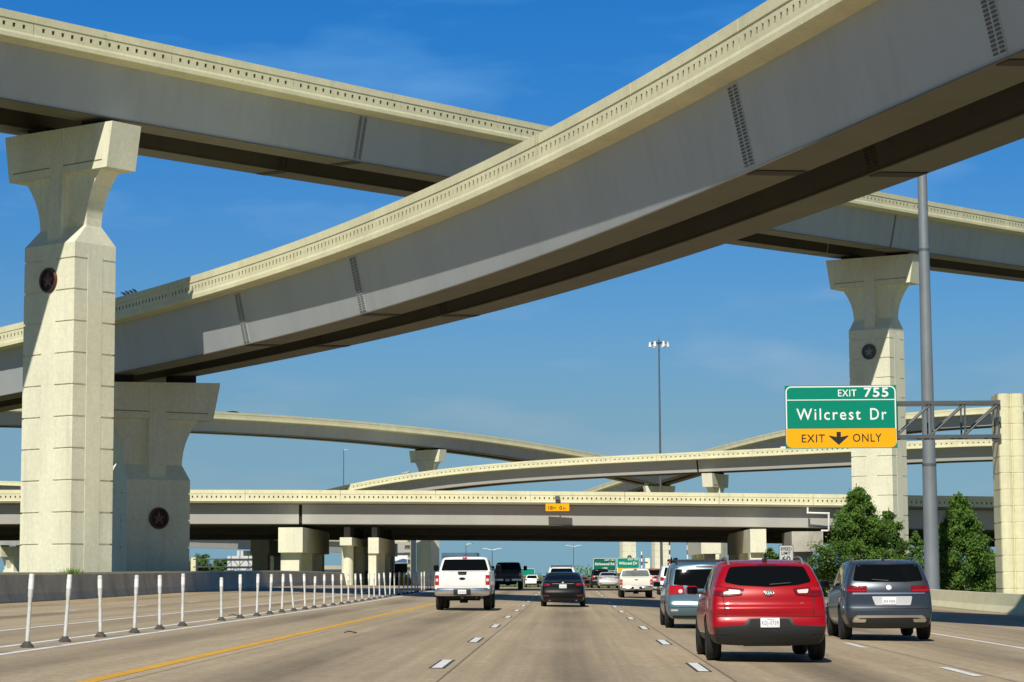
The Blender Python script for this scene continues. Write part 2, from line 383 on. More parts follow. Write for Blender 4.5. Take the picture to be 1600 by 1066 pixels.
# delineator posts
root0 = thing('delineator_post', 'upright white plastic post with a black base in the long row of posts', 'traffic post', (0, 0, 0), 0, 'delineator posts between the lanes')
b = MB(); b.lathe([(.0, 0), (.12, 0), (.115, .025), (.07, .07), (.05, .10), (.0, .10)], 14); b.build('base', mat('dusty_rubber', (.075, .07, .062), .85, var=.4, vscale=8), root0, smooth=40)
b = MB(); b.lathe([(.0, .08), (.034, .08), (.037, .40), (.033, .62), (.037, .83), (.045, .86), (.047, 1.22), (.040, 1.24), (0, 1.24)], 14); b.build('tube', M['post'], root0, smooth=40)
b = MB(); b.lathe([(.0485, .98), (.0485, 1.16)], 14); b.build('reflective_band', M['sign_white'], root0, smooth=40)
rr = random.Random(3); first = True; LEAN = {0: .055, 3: -.03, 12: .10, 13: .09, 5: -.02, 20: .07}
for k in range(-8, 58):
    if k in (6, 37, 45, 46, 51): continue
    y = 38.6 + 3.165 * k + rr.uniform(-.08, .08)
    o = root0 if first else copy_tree(root0); first = False
    o.location = (PX + rr.uniform(-.04, .04), y, zr(PX, y) + .008)
    ty = LEAN.get(k, rr.gauss(0, .03))
    o.rotation_euler = (rr.gauss(0, .02), ty, rr.uniform(0, 6)); o.scale = (1, 1, .93 if k in (7, 14) else rr.uniform(.985, 1.015))
    if k == 0: o['label'] = 'nearest white delineator post, leaning to the right, at the left edge of the photo'
    elif k in (12, 13, 20): o['label'] = {12: 'white delineator post leaning to the right, first of a tilted pair in mid row', 13: 'white delineator post leaning to the right, second of a tilted pair in mid row', 20: 'white delineator post leaning to the right near the far shadow band'}[k]

# ------------------------------------------------------------------ elevated decks
class Deck: pass
def smooth_path(samples, pxs, yfit, dfit, F=1.27):
    """samples (photo x, y of the barrier top, pixel height of the concrete edge) -> near-edge points in the place"""
    sx_ = np.array([s[0] for s in samples], float); sy = np.array([s[1] for s in samples], float)
    sd = np.array([(s[0], s[2]) for s in samples if s[2]], float)
    cx, sc = sx_.mean(), 500.0
    py = np.polyfit((sx_ - cx) / sc, sy, yfit); pd = np.polyfit((sd[:, 0] - cx) / sc, sd[:, 1], dfit)
    out = []
    for x in pxs:
        u = (x - cx) / sc
        out.append(at(x, float(np.polyval(py, u)), F * FPX / float(np.polyval(pd, u))))
    return out
def make_path(pts, ds=.5, ext=(0, 0)):
    P = np.array([tuple(p) for p in pts])
    if ext[0]: d0 = P[0] - P[2]; P = np.vstack([P[0] + d0 / np.linalg.norm(d0[:2]) * ext[0], P])
    if ext[1]: d1 = P[-1] - P[-3]; P = np.vstack([P, P[-1] + d1 / np.linalg.norm(d1[:2]) * ext[1]])
    d = np.r_[0, np.cumsum(np.linalg.norm(np.diff(P[:, :2], axis=0), axis=1))]
    s = np.arange(0, d[-1], ds)
    Q = np.c_[np.interp(s, d, P[:, 0]), np.interp(s, d, P[:, 1]), np.interp(s, d, P[:, 2])]
    k = max(3, int(14 / ds)) | 1                                   # smooth the bends out
    for c in range(3):
        q = np.pad(Q[:, c], k // 2, mode='reflect', reflect_type='odd'); Q[:, c] = np.convolve(q, np.ones(k) / k, 'valid')
    T = np.gradient(Q[:, :2], axis=0); T /= np.linalg.norm(T, axis=1)[:, None]
    N = np.c_[-T[:, 1], T[:, 0]]
    mid = len(s) // 2
    if N[mid] @ (Q[mid, :2]) < 0: N = -N
    D = Deck(); D.s, D.Q, D.T, D.N, D.L = s, Q, T, N, s[-1]
    return D
def dpt(D, s, u, v, sup=0):
    q = [np.interp(s, D.s, D.Q[:, c]) for c in range(3)]; n = [np.interp(s, D.s, D.N[:, c]) for c in range(2)]
    return Vector((q[0] + n[0] * u, q[1] + n[1] * u, q[2] + v + sup * u))
def s_at_px(D, px):
    """arc length at which the near edge crosses photo column px"""
    inv = CROT.transposed(); best, bs = 1e9, 0
    for s in np.arange(0, D.L, .5):
        p = inv @ (dpt(D, s, 0, 0) - cam.location); x = 800 + FPX * p.x / -p.z
        if abs(x - px) < best: best, bs = abs(x - px), s
    return bs
def sweep(mb, D, poly, s0, s1, ds, sup, close=True, caps=True, mi=0, mis=None):
    n = max(1, int(round((s1 - s0) / ds)))
    mb.loft([[dpt(D, s, u, v, sup) for u, v in poly] for s in np.linspace(s0, s1, n + 1)], mi, close, caps, mis)
def build_deck(name, label, cat, D, Wd=9.2, sup=.0, o=1.3, tub=(2.9, .55, 2.3), ntub=2, slot=.457, ds=1.5, splices=(), gaps=(), msteel='steel', slots=True, group=None, mslab='barrier'):
    mid = dpt(D, D.L / 2, Wd / 2, 0, sup)
    root = thing(name, label, cat, (mid.x, mid.y, mid.z - 1.3), 0, group); D.root = root; D.W = Wd; D.sup = sup
    tw, ins, dep = tub; D.under = -1.36 - dep - .05
    b = MB(); sweep(b, D, [(0, -1.071), (0, -1.27), (.05, -1.30), (o, -1.36), (Wd - o, -1.36), (Wd - .05, -1.30), (Wd, -1.27), (Wd, -1.071)], 0, D.L, ds, sup)
    b.build('deck_slab', M[mslab], root, world=True)
    # near barrier: overhanging rail, row of slots, base; panel joints every 30 ft
    b = MB(); JL = 9.144; rail, s0_, s1_ = -.37, -.56, -.77; r = .032
    j = 0
    while j * JL < D.L:
        a, e = j * JL + .02, min((j + 1) * JL, D.L) - .02; j += 1
        if e - a < .3: continue
        sweep(b, D, [(0, 0), (0, rail), (r, rail - .02), (.36, rail - .02), (.30, 0)], a, e, ds, sup)
        if not slots:
            sweep(b, D, [(r, rail - .025), (r, -.95), (.0, -1.07), (.42, -1.07), (.36, rail - .025)], a, e, ds, sup); continue
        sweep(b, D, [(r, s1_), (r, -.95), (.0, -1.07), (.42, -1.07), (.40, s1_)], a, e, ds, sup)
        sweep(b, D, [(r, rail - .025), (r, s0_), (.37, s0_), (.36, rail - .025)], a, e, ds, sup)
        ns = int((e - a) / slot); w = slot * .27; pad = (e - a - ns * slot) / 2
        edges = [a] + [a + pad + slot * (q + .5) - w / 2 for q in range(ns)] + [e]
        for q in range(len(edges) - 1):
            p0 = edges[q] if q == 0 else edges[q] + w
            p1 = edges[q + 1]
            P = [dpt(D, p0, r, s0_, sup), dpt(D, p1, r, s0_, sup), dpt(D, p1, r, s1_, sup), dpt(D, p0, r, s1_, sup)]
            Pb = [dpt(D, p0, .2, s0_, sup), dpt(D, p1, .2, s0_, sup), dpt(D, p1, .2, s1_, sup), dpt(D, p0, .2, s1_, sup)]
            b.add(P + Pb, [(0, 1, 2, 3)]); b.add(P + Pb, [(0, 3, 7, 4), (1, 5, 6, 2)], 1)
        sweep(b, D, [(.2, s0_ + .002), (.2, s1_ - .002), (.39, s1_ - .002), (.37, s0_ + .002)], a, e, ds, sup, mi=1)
    b.build('parapet', [M['barrier'], M['groove']], root, world=True)
    b = MB(); sweep(b, D, [(Wd, 0), (Wd, -1.068), (Wd - .42, -1.068), (Wd - .3, 0)], 0, D.L, ds, sup); b.build('parapet', M['barrier'], root, world=True)
    gapw = (Wd - 2 * o - ntub * tw) / max(1, ntub - 1)
    for k in range(ntub):
        u0 = o + k * (tw + gapw); bw = tw - 2 * ins; z0 = -1.363; z1 = z0 - dep
        b = MB(); cuts = [0] + sorted(gaps) + [D.L]
        for q in range(len(cuts) - 1):
            a, e = cuts[q] + (.16 if q else 0), cuts[q + 1] - (.16 if q < len(cuts) - 2 else 0)
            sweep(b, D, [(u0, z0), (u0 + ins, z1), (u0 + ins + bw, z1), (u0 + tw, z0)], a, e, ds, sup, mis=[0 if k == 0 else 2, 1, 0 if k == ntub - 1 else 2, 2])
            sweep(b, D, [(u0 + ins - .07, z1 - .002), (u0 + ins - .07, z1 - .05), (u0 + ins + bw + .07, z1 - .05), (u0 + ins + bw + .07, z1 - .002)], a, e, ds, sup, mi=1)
        g = b.build('girder', [M[msteel], M['flange'], M['unlit']], root, world=True)
        if gaps:
            b = MB()
            for q in gaps: sweep(b, D, [(u0 + .25, z0 - .01), (u0 + ins + .1, z1 + .05), (u0 + ins + bw - .1, z1 + .05), (u0 + tw - .25, z0 - .01)], q - .2, q + .2, .4, sup)
            b.build('joint_gap', M['dark'], g, world=False)
            for v_ in g.children[-1].data.vertices: v_.co -= root.location
        for sp in splices:
            pb = MB(); hw = .38
            for side in ((0, 1) if k == 0 else (0,)):
                if side == 1: continue
                uu = lambda t: u0 + ins * t - .018
                ring = []
                for s in (sp - hw, sp + hw):
                    ring.append([dpt(D, s, uu(.03), z0 - dep * .03, sup), dpt(D, s, uu(.97), z0 - dep * .97, sup), dpt(D, s, uu(.97) + .03, z0 - dep * .97, sup), dpt(D, s, uu(.03) + .03, z0 - dep * .03, sup)])
                pb.loft(ring)
                for rrow in range(24):
                    t = .06 + .88 * rrow / 23
                    for c_ in (-.29, -.20, -.11, .11, .20, .29):
                        p = dpt(D, sp + c_, uu(t) - .014, z0 - dep * t, sup)
                        pb.box(p, (.055, .055, .055), mi=1)
            f0 = [dpt(D, s, u, z1 - .055 - w_, sup) for w_ in (0, .03) for s, u in ((sp - hw, u0 + ins + .02), (sp + hw, u0 + ins + .02), (sp + hw, u0 + ins + bw - .02), (sp - hw, u0 + ins + bw - .02))]
            pb.add(f0, [(0, 1, 2, 3), (4, 5, 6, 7), (0, 1, 5, 4), (1, 2, 6, 5), (2, 3, 7, 6), (3, 0, 4, 7)], 2)
            o_ = pb.build('splice_plate', [M[msteel] if k == 0 else M['unlit'], M['bolt'] if k == 0 else M['unlit'], M['unlit']], g)
            for v_ in o_.data.vertices: v_.co -= root.location
    return root

def col_rings(z0, z1, a, bb, groove=1.62, gd=.06, gh=.045, off=.8):
    rings = [(z0, a, bb)]; z = z1 - off
    zs = []
    while z > z0 + .6: zs.append(z); z -= groove
    for z in reversed(zs): rings += [(z - gh, a, bb), (z - gh, a - gd, bb - gd), (z + gh, a - gd, bb - gd), (z + gh, a, bb)]
    return rings + [(z1, a, bb)]
def pier(name, label, c, zb, zt_, cap_dir, capt=4.1, capb=3.7, caph=2.4, ca=1.88, cb=1.3, neck=1.8, star='bronze', tilt=0.0, bearings=(-2.1, 2.1), group=None, bear_h=.3, brz='dark', sdrop=1.85, k=1.0):
    """hammerhead pier; cap_dir = horizontal unit direction of the cap's length"""
    e = Vector((cap_dir[0], cap_dir[1], 0)).normalized(); f = Vector((-e.y, e.x, 0))
    if f.y * c[1] + f.x * c[0] > 0: f = -f                      # f faces the camera's side
    O = Vector((c[0], c[1], 0))
    root = thing(name, label, 'bridge pier', (c[0], c[1], zb), 0, group)
    def ring(z, a, bb, tl=0): return [O + e * (sx_ * a) + f * (sy * bb) + Vector((0, 0, z + tl * sx_ * a)) for sx_, sy in ((-1, -1), (1, -1), (1, 1), (-1, 1))]
    cd = .98; zc = zt_ - caph; zf = zc - 2.75 * k; zs = zf - .95 * k
    fl = [(zf + (zc - zf) * t, neck + (capb - .85 - neck) * (t ** 2.2), .50 + .14 * t) for t in (0, .15, .3, .45, .6, .75, .9, 1.0)]
    rg = col_rings(zb, zs, ca, cb) + [(zs + .001, ca, cb)] + fl
    b = MB(); b.loft([ring(*q) for q in rg])
    b.build('column', M['cream'], root, world=True)
    b = MB(); pw = ca * .26
    b.loft([ring(z, a, bb) for z, a, bb in ((zb, pw, cb + .012), (zs - .45, pw, cb + .012), (zs + .35, pw, 1.12), (zc + .02, pw, 1.0))])
    # end pilaster
    b.loft([ring(z, a, bb) for z, a, bb in ((zb, ca + .012, cb * .36), (zs - .45, ca + .012, cb * .36))])
    b.build('pilaster', M['cream'], root, world=True)
    b = MB()
    b.loft([ring(zc, capb, cd), ring(zc + caph * .14, capb + (capt - capb) * .14, cd), ring(zt_, capt, cd, tilt)])
    # raised frame lines on the cap's face
    for sg in (-1, 1):
        for (a0, a1) in ((.5, capb - .35),):
            zz = zc + .42
            ctr = O + e * (sg * (a0 + a1) / 2) + f * cd + Vector((0, 0, zz))
            b.box(ctr, (a1 - a0, .05, .05), math.atan2(e.y, e.x), mi=1)
    b.loft([[p + Vector((0, 0, 0)) for p in ring(z, pw, cd + .045, 0)] for z in (zc, zt_ - .02)])
    b.build('cap', [M['cream'], M['groove']], root, world=True)
    for bx in bearings:
        b = MB(); b.box(O + e * bx + Vector((0, 0, zt_ + bear_h / 2 + tilt * bx)), (1.5, 1.1, bear_h + .06), math.atan2(e.y, e.x)); b.build('bearing', M[brz], root, world=True)
    if star:
        ctr = O + f * (cb + .015) + Vector((0, 0, zs - sdrop)); Mx = Matrix((e, Vector((0, 0, 1)), f)).transposed().to_4x4()
        if (e.cross(Vector((0, 0, 1)))).dot(f) < 0: Mx = Matrix((-e, Vector((0, 0, 1)), f)).transposed().to_4x4()
        T = Matrix.Translation(ctr) @ Mx
        mname = 'bronze' if star == 'bronze' else 'iron'; rname = 'bronze_rim' if star == 'bronze' else 'iron'
        b = MB(); b.lathe([(0, .05), (.52, .05), (.52, .0)], 32, T, 0)
        b.lathe([(.52, 0), (.52, .10), (.56, .13), (.62, .13), (.65, .09), (.65, 0)], 32, T, 1)
        sp = []
        for q in range(10):
            rad = .46 if q % 2 == 0 else .18; a = math.pi / 2 + q * math.pi / 5
            sp.append(T @ Vector((rad * math.cos(a), rad * math.sin(a), .055)))
        sp.append(T @ Vector((0, 0, .16)))
        md = b.build('star_medallion', [M[mname], M[rname]], root, world=True); b = MB()
        b.add(sp, [(q, (q + 1) % 10, 10) for q in range(10)]); b.build('star_relief', M['star_bronze' if star == 'bronze' else 'star_iron'], md)
        for v_ in md.children[0].data.vertices: v_.co -= root.location
    return root

# ---- A: straight upper flyover
A = make_path(smooth_path([(0, 12, 42), (220, 61.5, 38.5), (406, 102, 37), (571, 136.5, 35), (740, 172, 32.5), (800, 185.5, 32), (1360, 297.5, 25), (1430, 310.5, 24.3), (1600, 341, 22)], range(-140, 1760, 20), 3, 1, F=1.25), ext=(75, 120))
sgap = s_at_px(A, 1416)
build_deck('flyover', 'highest straight flyover passing behind the big curved one', 'flyover', A, 10.8, .02, o=1.0, tub=(2.9, .55, 2.65), splices=[s_at_px(A, 590)], gaps=[sgap], slot=.61)
# ---- B: curved flyover crossing the whole picture
B = make_path(smooth_path([(0, 511, 30), (44, 501.6, 31), (187, 465, 32.5), (283, 437, 34.2), (367, 410.6, 35.5), (480, 370, 39), (571, 334, 42), (657, 298, 44), (760, 251, 48), (865, 198.5, 51.5), (963, 144, 55.5), (1037, 100.5, 59), (1199, 0, 67.5), (1300, -63, 72.5), (1600, -256, 87)], range(-200, 2300, 20), 4, 2, F=1.2), ext=(90, 0))
build_deck('curved_flyover', 'big curved flyover sweeping from the left edge to the upper right corner', 'flyover', B, 8.7, .035, o=.82, tub=(2.9, .6, 2.75), splices=[s_at_px(B, q) for q in (347, 528, 1100, 1470)])
# ---- C: overpass straight across the road, and the second one right behind it
C1 = make_path(smooth_path([(0, 766, 20.7), (300, 764.3, 20.7), (660, 767, 20.7), (880, 768.5, 20.6), (1280, 771.6, 20.4), (1420, 774, 20.3), (1555, 776, 20.2)], range(-500, 2100, 40), 2, 1), ext=(120, 120))
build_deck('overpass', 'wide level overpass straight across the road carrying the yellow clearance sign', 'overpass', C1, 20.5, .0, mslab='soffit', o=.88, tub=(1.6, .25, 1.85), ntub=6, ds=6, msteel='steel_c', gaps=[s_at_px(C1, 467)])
C2 = Deck(); q0, q1 = C1.Q[0], C1.Q[-1]
def offset_path(D, off, dz):
    pts = [dpt(D, s, off, dz) for s in np.arange(0, D.L, 4.0)]; return make_path(pts)
C2 = offset_path(C1, 21.5, -.45)
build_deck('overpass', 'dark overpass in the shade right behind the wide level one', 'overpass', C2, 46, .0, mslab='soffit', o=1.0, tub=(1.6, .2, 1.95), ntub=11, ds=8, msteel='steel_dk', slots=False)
# ---- far ramps
E = make_path(smooth_path([(0, 629.5, 11.9), (330, 642.5, 11.6), (480, 651.5, 11.0), (560, 659, 10.8), (660, 668, 10.4), (770, 682, 9.8), (860, 695, 9.2), (940, 711, 8.7)], range(-300, 1060, 20), 3, 1), ext=(120, 0))
build_deck('flyover_ramp', 'far flyover ramp descending from the left behind the pier towards the centre', 'flyover', E, 9.6, .0, slots=False, ds=4, tub=(2.9, .5, 2.1))
Fd = make_path(smooth_path([(520, 763, 10.3), (600, 745, 10.5), (660, 736, 10.6), (860, 719.6, 10.8), (1075, 706, 11.0), (1240, 698.5, 11.3), (1425, 690, 11.6), (1550, 685, 11.9), (1600, 683, 12)], range(420, 1900, 20), 4, 1), ext=(0, 90))
build_deck('flyover_ramp', 'far ramp rising to the right behind the exit sign', 'flyover', Fd, 10, .0, ds=4, slot=.914, gaps=[s_at_px(Fd, 1084)], tub=(2.9, .5, 2.1), msteel='steel_c')
G = make_path([at(*q) for q in ((890, 775, 640), (960, 750, 600), (1040, 724, 560), (1105, 702, 530), (1165, 686, 505), (1227, 671, 485), (1320, 656, 462), (1422, 644, 445), (1550, 635.5, 432), (1700, 628, 420), (1850, 622, 410))], ext=(0, 90))
build_deck('flyover_ramp', 'far curved ramp seen through the sign truss', 'flyover', G, 9.6, .0, slots=False, ds=4, tub=(2.9, .5, 2.1))
H = make_path([at(*q) for q in ((-200, 745, 690), (0, 751.5, 660), (60, 753.5, 652), (290, 768, 630), (420, 785, 615))])
build_deck('flyover_ramp', 'farthest grey ramp just above the level overpass at the left edge', 'flyover', H, 9.6, .0, slots=False, ds=6)
K = make_path([at(*q) for q in ((-300, 826, 560), (0, 831, 520), (290, 832, 455), (433, 833, 405), (500, 834, 378), (548, 834, 360))])
build_deck('overpass', 'pale low bridge seen under the level overpass behind its left supports', 'overpass', K, 9.6, .0, slots=False, ds=6, o=.4, msteel='steel_c', tub=(3.4, .2, 1.7))

# ---- piers
def deck_pier(D, px, name, label, zb=-.6, off=None, **kw):
    s = s_at_px(D, px); p = dpt(D, s, D.W / 2 if off is None else off, D.under, D.sup); n = [np.interp(s, D.s, D.N[:, c]) for c in range(2)]
    return pier(name, label, (p.x, p.y), zb, p.z - kw.get('bear_h', .3), n, tilt=D.sup, **kw)
def px_of(p):
    q = CROT.transposed() @ (Vector(p) - cam.location); return 800 + FPX * q.x / -q.z, 533 - FPX * q.y / -q.z
def s_for_pier(D, px, off):
    best = None
    for s in np.arange(0, D.L, .5):
        x = px_of(dpt(D, s, off, D.under, D.sup))[0]
        if best is None or abs(x - px) < best[0]: best = (abs(x - px), s)
    return best[1]
def put_pier(D, px, label, zb=-.6, turn=0, off=None, **kw):
    off = D.W / 2 if off is None else off; s = s_for_pier(D, px, off); p = dpt(D, s, off, D.under, D.sup); n = Vector([np.interp(s, D.s, D.N[:, c]) for c in range(2)])
    n.rotate(Matrix.Rotation(R(turn), 2))
    return pier('hammerhead_pier', label, (p.x, p.y), zb, p.z - kw.get('bear_h', .3), n, tilt=D.sup, **kw)
put_pier(A, 117, 'tall sunlit cream pier with a copper star at the left edge', star='bronze', off=4.9, ca=1.95, cb=1.38, capt=4.2, capb=3.8)
put_pier(A, 1366, 'tall cream pier with a grey star behind the exit sign and the light pole', star='iron')
put_pier(B, 234, 'shaded pier with a dark star under the curved flyover, behind the tall left pier', star='bronze', capt=4.3, capb=3.8, ca=2.1, neck=1.95, bear_h=.45, caph=2.2, sdrop=2.3)
put_pier(E, 668, 'far pier with a reddish star whose cap shows under the descending ramp', star='bronze', zb=-2.6, sdrop=10.3)
put_pier(E, 180, 'far pier of the descending ramp hidden behind the tall left pier', star=None, zb=-2.6)
put_pier(Fd, 1118, 'far pier whose cap carries the joint of the rising ramp', star='iron', zb=-2.6)
put_pier(G, 980, 'far cream pier with a grey star beside the two green signs under the overpass', star='iron', zb=-3.4, sdrop=10.5)
put_pier(G, 1030, 'far shaded pier right of the one beside the green signs', star='iron', zb=-3.4)
put_pier(K, 415, 'dark far pier left of the square bent', star=None, zb=-2)
put_pier(K, 20, 'dark far pier left of the tall left pier', star=None, zb=-3)
put_pier(G, 1366, 'far pier of the curved ramp hidden behind the tall right pier', star=None, zb=-3)

# box bents of the level overpasses
def bent(label, x, y0, y1, zt_, w, hcap, cols, cw, capz=None, m='cream', round_=False, bear=0):
    root = thing('bridge_bent', label, 'bridge pier', (x, (y0 + y1) / 2, -.6), 0)
    b = MB(); b.box((x, (y0 + y1) / 2, zt_ - hcap / 2), (w, y1 - y0, hcap)); b.build('cap', M[m], root, world=True)
    if bear:
        for yy in np.arange(y0 + 1.4, y1 - 1, 3.4):
            b = MB(); b.box((x, yy, zt_ + bear / 2), (w * .5, .8, bear)); b.build('bearing', M['dark'], root, world=True)
    for yy in cols:
        b = MB()
        if round_: b.tube((x, yy, -.9), (x, yy, zt_ - hcap + .02), cw / 2, n=20)
        else:
            b.box((x - .12, yy, (zt_ - hcap - .9) / 2), (cw, 2.2, zt_ - hcap + .9 - .004))
        b.build('column', M[m], root, world=True, smooth=40 if round_ else None)
    return root
zc1 = px_of  # noqa
def zat(py, Y): return at(800, py, Y).z
YC = 212.2
bent('square concrete bent with a deep cap under the left part of the level overpass', at(455, 850, YC).x, YC - .6, YC + 23, zat(822.5, YC), 2.3, 2.35, (YC + 1.2, YC + 12, YC + 21), 1.75)
bent('round concrete column with a small cap behind the square left bent', at(541, 850, 214.3).x, 213.9, 233, zat(838.5, 214.3), 1.15, .75, (215.6, 228), 1.15, round_=True, bear=1.0)
bent('narrow square bent between the round column and the pier with the reddish star', at(584, 850, 214.3).x, 213.9, 234, zat(839, 214.3), 1.0, 1.5, (215.2, 225, 232), .75, bear=1.0)
bent('shaded bent deep under the second overpass, left of the square bent', at(410, 850, 246).x, 244, 284, 5.2, 2.0, 1.6, (246, 264, 282), 1.7)
bent('shaded bent deep under the second overpass, behind the round column', at(566, 850, 246).x, 244, 284, 5.2, 2.0, 1.6, (246, 264, 282), 1.7)
bent('dark bent with a pale end standing right of the road under the overpass', at(1184, 850, YC).x, YC - .6, YC + 30, zat(829, YC), 1.5, 2.2, (YC + 1, YC + 14, YC + 27), 1.3)
bent('grey bent cap on a dark column by the white drain pipe', at(1262, 850, YC).x, YC + .3, YC + 10, zat(833, YC), 2.9, 1.9, (YC + 3,), 1.6, m='grey_conc')
bent('pale bent at the far right of the road beyond the dark one', at(1108, 850, 300).x, 296, 330, zat(845, 300), 2.6, 1.9, (298, 312, 326), 1.5)

# ------------------------------------------------------------------ lettering
def text_mesh(name, body, m, parent, x0, x1, z0, z1, y=0.0, bold=.0, M4=None, space=1.0):
    """letters standing in the XZ plane, facing -Y, filling the box x0..x1, z0..z1"""
    cu = bpy.data.curves.new(name, 'FONT'); cu.body = body; cu.size = 1; cu.space_character = space; cu.offset = bold; cu.extrude = 0; cu.resolution_u = 3
    o = bpy.data.objects.new(name, cu); COL.objects.link(o); bpy.context.view_layer.update()
    me = bpy.data.meshes.new_from_object(o.evaluated_get(bpy.context.evaluated_depsgraph_get()))
    bpy.data.objects.remove(o); bpy.data.curves.remove(cu)
    co = np.empty(len(me.vertices) * 3); me.vertices.foreach_get('co', co); co = co.reshape(-1, 3)
    mn, mx_ = co.min(0), co.max(0); out = np.zeros_like(co)
    out[:, 0] = x0 + (co[:, 0] - mn[0]) / (mx_[0] - mn[0]) * (x1 - x0)
    out[:, 2] = z0 + (co[:, 1] - mn[1]) / (mx_[1] - mn[1]) * (z1 - z0); out[:, 1] = y
    me.vertices.foreach_set('co', out.ravel()); me.materials.clear(); me.materials.append(m); me.name = name
    if M4 is not None: me.transform(M4)
    me.update(); return link_mesh(name, me, parent)

# ------------------------------------------------------------------ vehicles
def ip(tab, v):
    return float(np.interp(v, [t[0] for t in tab], [t[1] for t in tab]))
def evaluated(o):
    bpy.context.view_layer.update(); dg = bpy.context.evaluated_depsgraph_get()
    return bpy.data.meshes.new_from_object(o.evaluated_get(dg))
def body_shell(hw, z0, L, top, belt, tail, rw, plan, rows_low=(.05, .22, .40, .48, .62, .76), ys=None, nose_drop=.0):
    """one closed shell lofted from the rear (y = 0) to the front (y = L)"""
    if ys is None: ys = [0, .06, .2, .5, .9, 1.4, 1.9, 2.4, 2.9, 3.3, 3.6, 3.9, L - .35, L - .12, L]
    scale_end = lambda y: (ip([(0, .95), (.06, .985), (.2, .997), (.5, 1), (L - .5, 1), (L - .12, .9), (L, .74)], y))
    def sec(y):
        zt, zb = ip(top, y), ip(belt, y)
        if zb > zt - .07: zb = zt - .07
        h = hw * ip(plan, y) * scale_end(y); r = ip(rw, y) * h
        lowz = [z0] + [z0 + q * (zb - z0) / .95 for q in rows_low] + [zb]
        fx = [.84] + [ip([(.05, .93), (.22, .985), (.40, 1), (.5, 1), (.62, .995), (.76, .985), (.95, .965)], q) for q in rows_low] + [.965]
        pts = [(0, z0)] + [(h * f, z) for f, z in zip(fx, lowz)]
        xb = h * .965
        for t, w in ((.35, .30), (.72, .68), (.90, .90)): pts.append((xb + (r - xb) * w, zb + (zt - zb) * t))
        pts += [(r * .90, zb + (zt - zb) * .972), (r * .55, zt), (0, zt + .008)]
        return pts
    rings = []
    for y in ys:
        p = sec(y); blend = max(0.0, 1 - y / 1.5)
        ring = [(x, y + ip(tail, z) * blend, z) for x, z in p]
        full = ring + [(-x, yy, z) for x, yy, z in reversed(ring[1:-1])]
        rings.append(full)
    n = len(rings[0]); V, Fc = [p for r in rings for p in r], []
    for i in range(len(rings) - 1):
        for k in range(n): Fc.append((i * n + k, i * n + (k + 1) % n, (i + 1) * n + (k + 1) % n, (i + 1) * n + k))
    m = n // 2
    for ri, crown in ((0, -.07), (len(rings) - 1, .12)):
        base = ri * n; cols = [-.72, -.36, 0, .36, .72]; idx = []
        for j in range(1, m):
            x, y, z = rings[ri][j]; row = [base + n - j]
            for c in cols: V.append((x * c, y + crown * (1 - c * c), z)); row.append(len(V) - 1)
            row.append(base + j); idx.append(row)
        for a, bq in zip(idx[:-1], idx[1:]):
            for c in range(len(a) - 1): Fc.append((a[c], a[c + 1], bq[c + 1], bq[c]) if ri == 0 else (a[c], bq[c], bq[c + 1], a[c + 1]))
        for row, tip in ((idx[0], base), (idx[-1], base + m)):
            for c in range(len(row) - 1): Fc.append((row[c], row[c + 1], tip))
    return V, Fc
def round_poly(pts, r=.03, n=4):
    out = []; k = len(pts)
    for i in range(k):
        p, a, c = Vector(pts[i]), Vector(pts[i - 1]), Vector(pts[(i + 1) % k])
        d1, d2 = (a - p), (c - p); rr = min(r, d1.length * .45, d2.length * .45)
        s, e = p + d1.normalized() * rr, p + d2.normalized() * rr
        for q in range(n + 1):
            t = q / n; out.append(tuple(s * (1 - t) ** 2 + p * 2 * t * (1 - t) + e * t ** 2))
    return out
class Car: pass
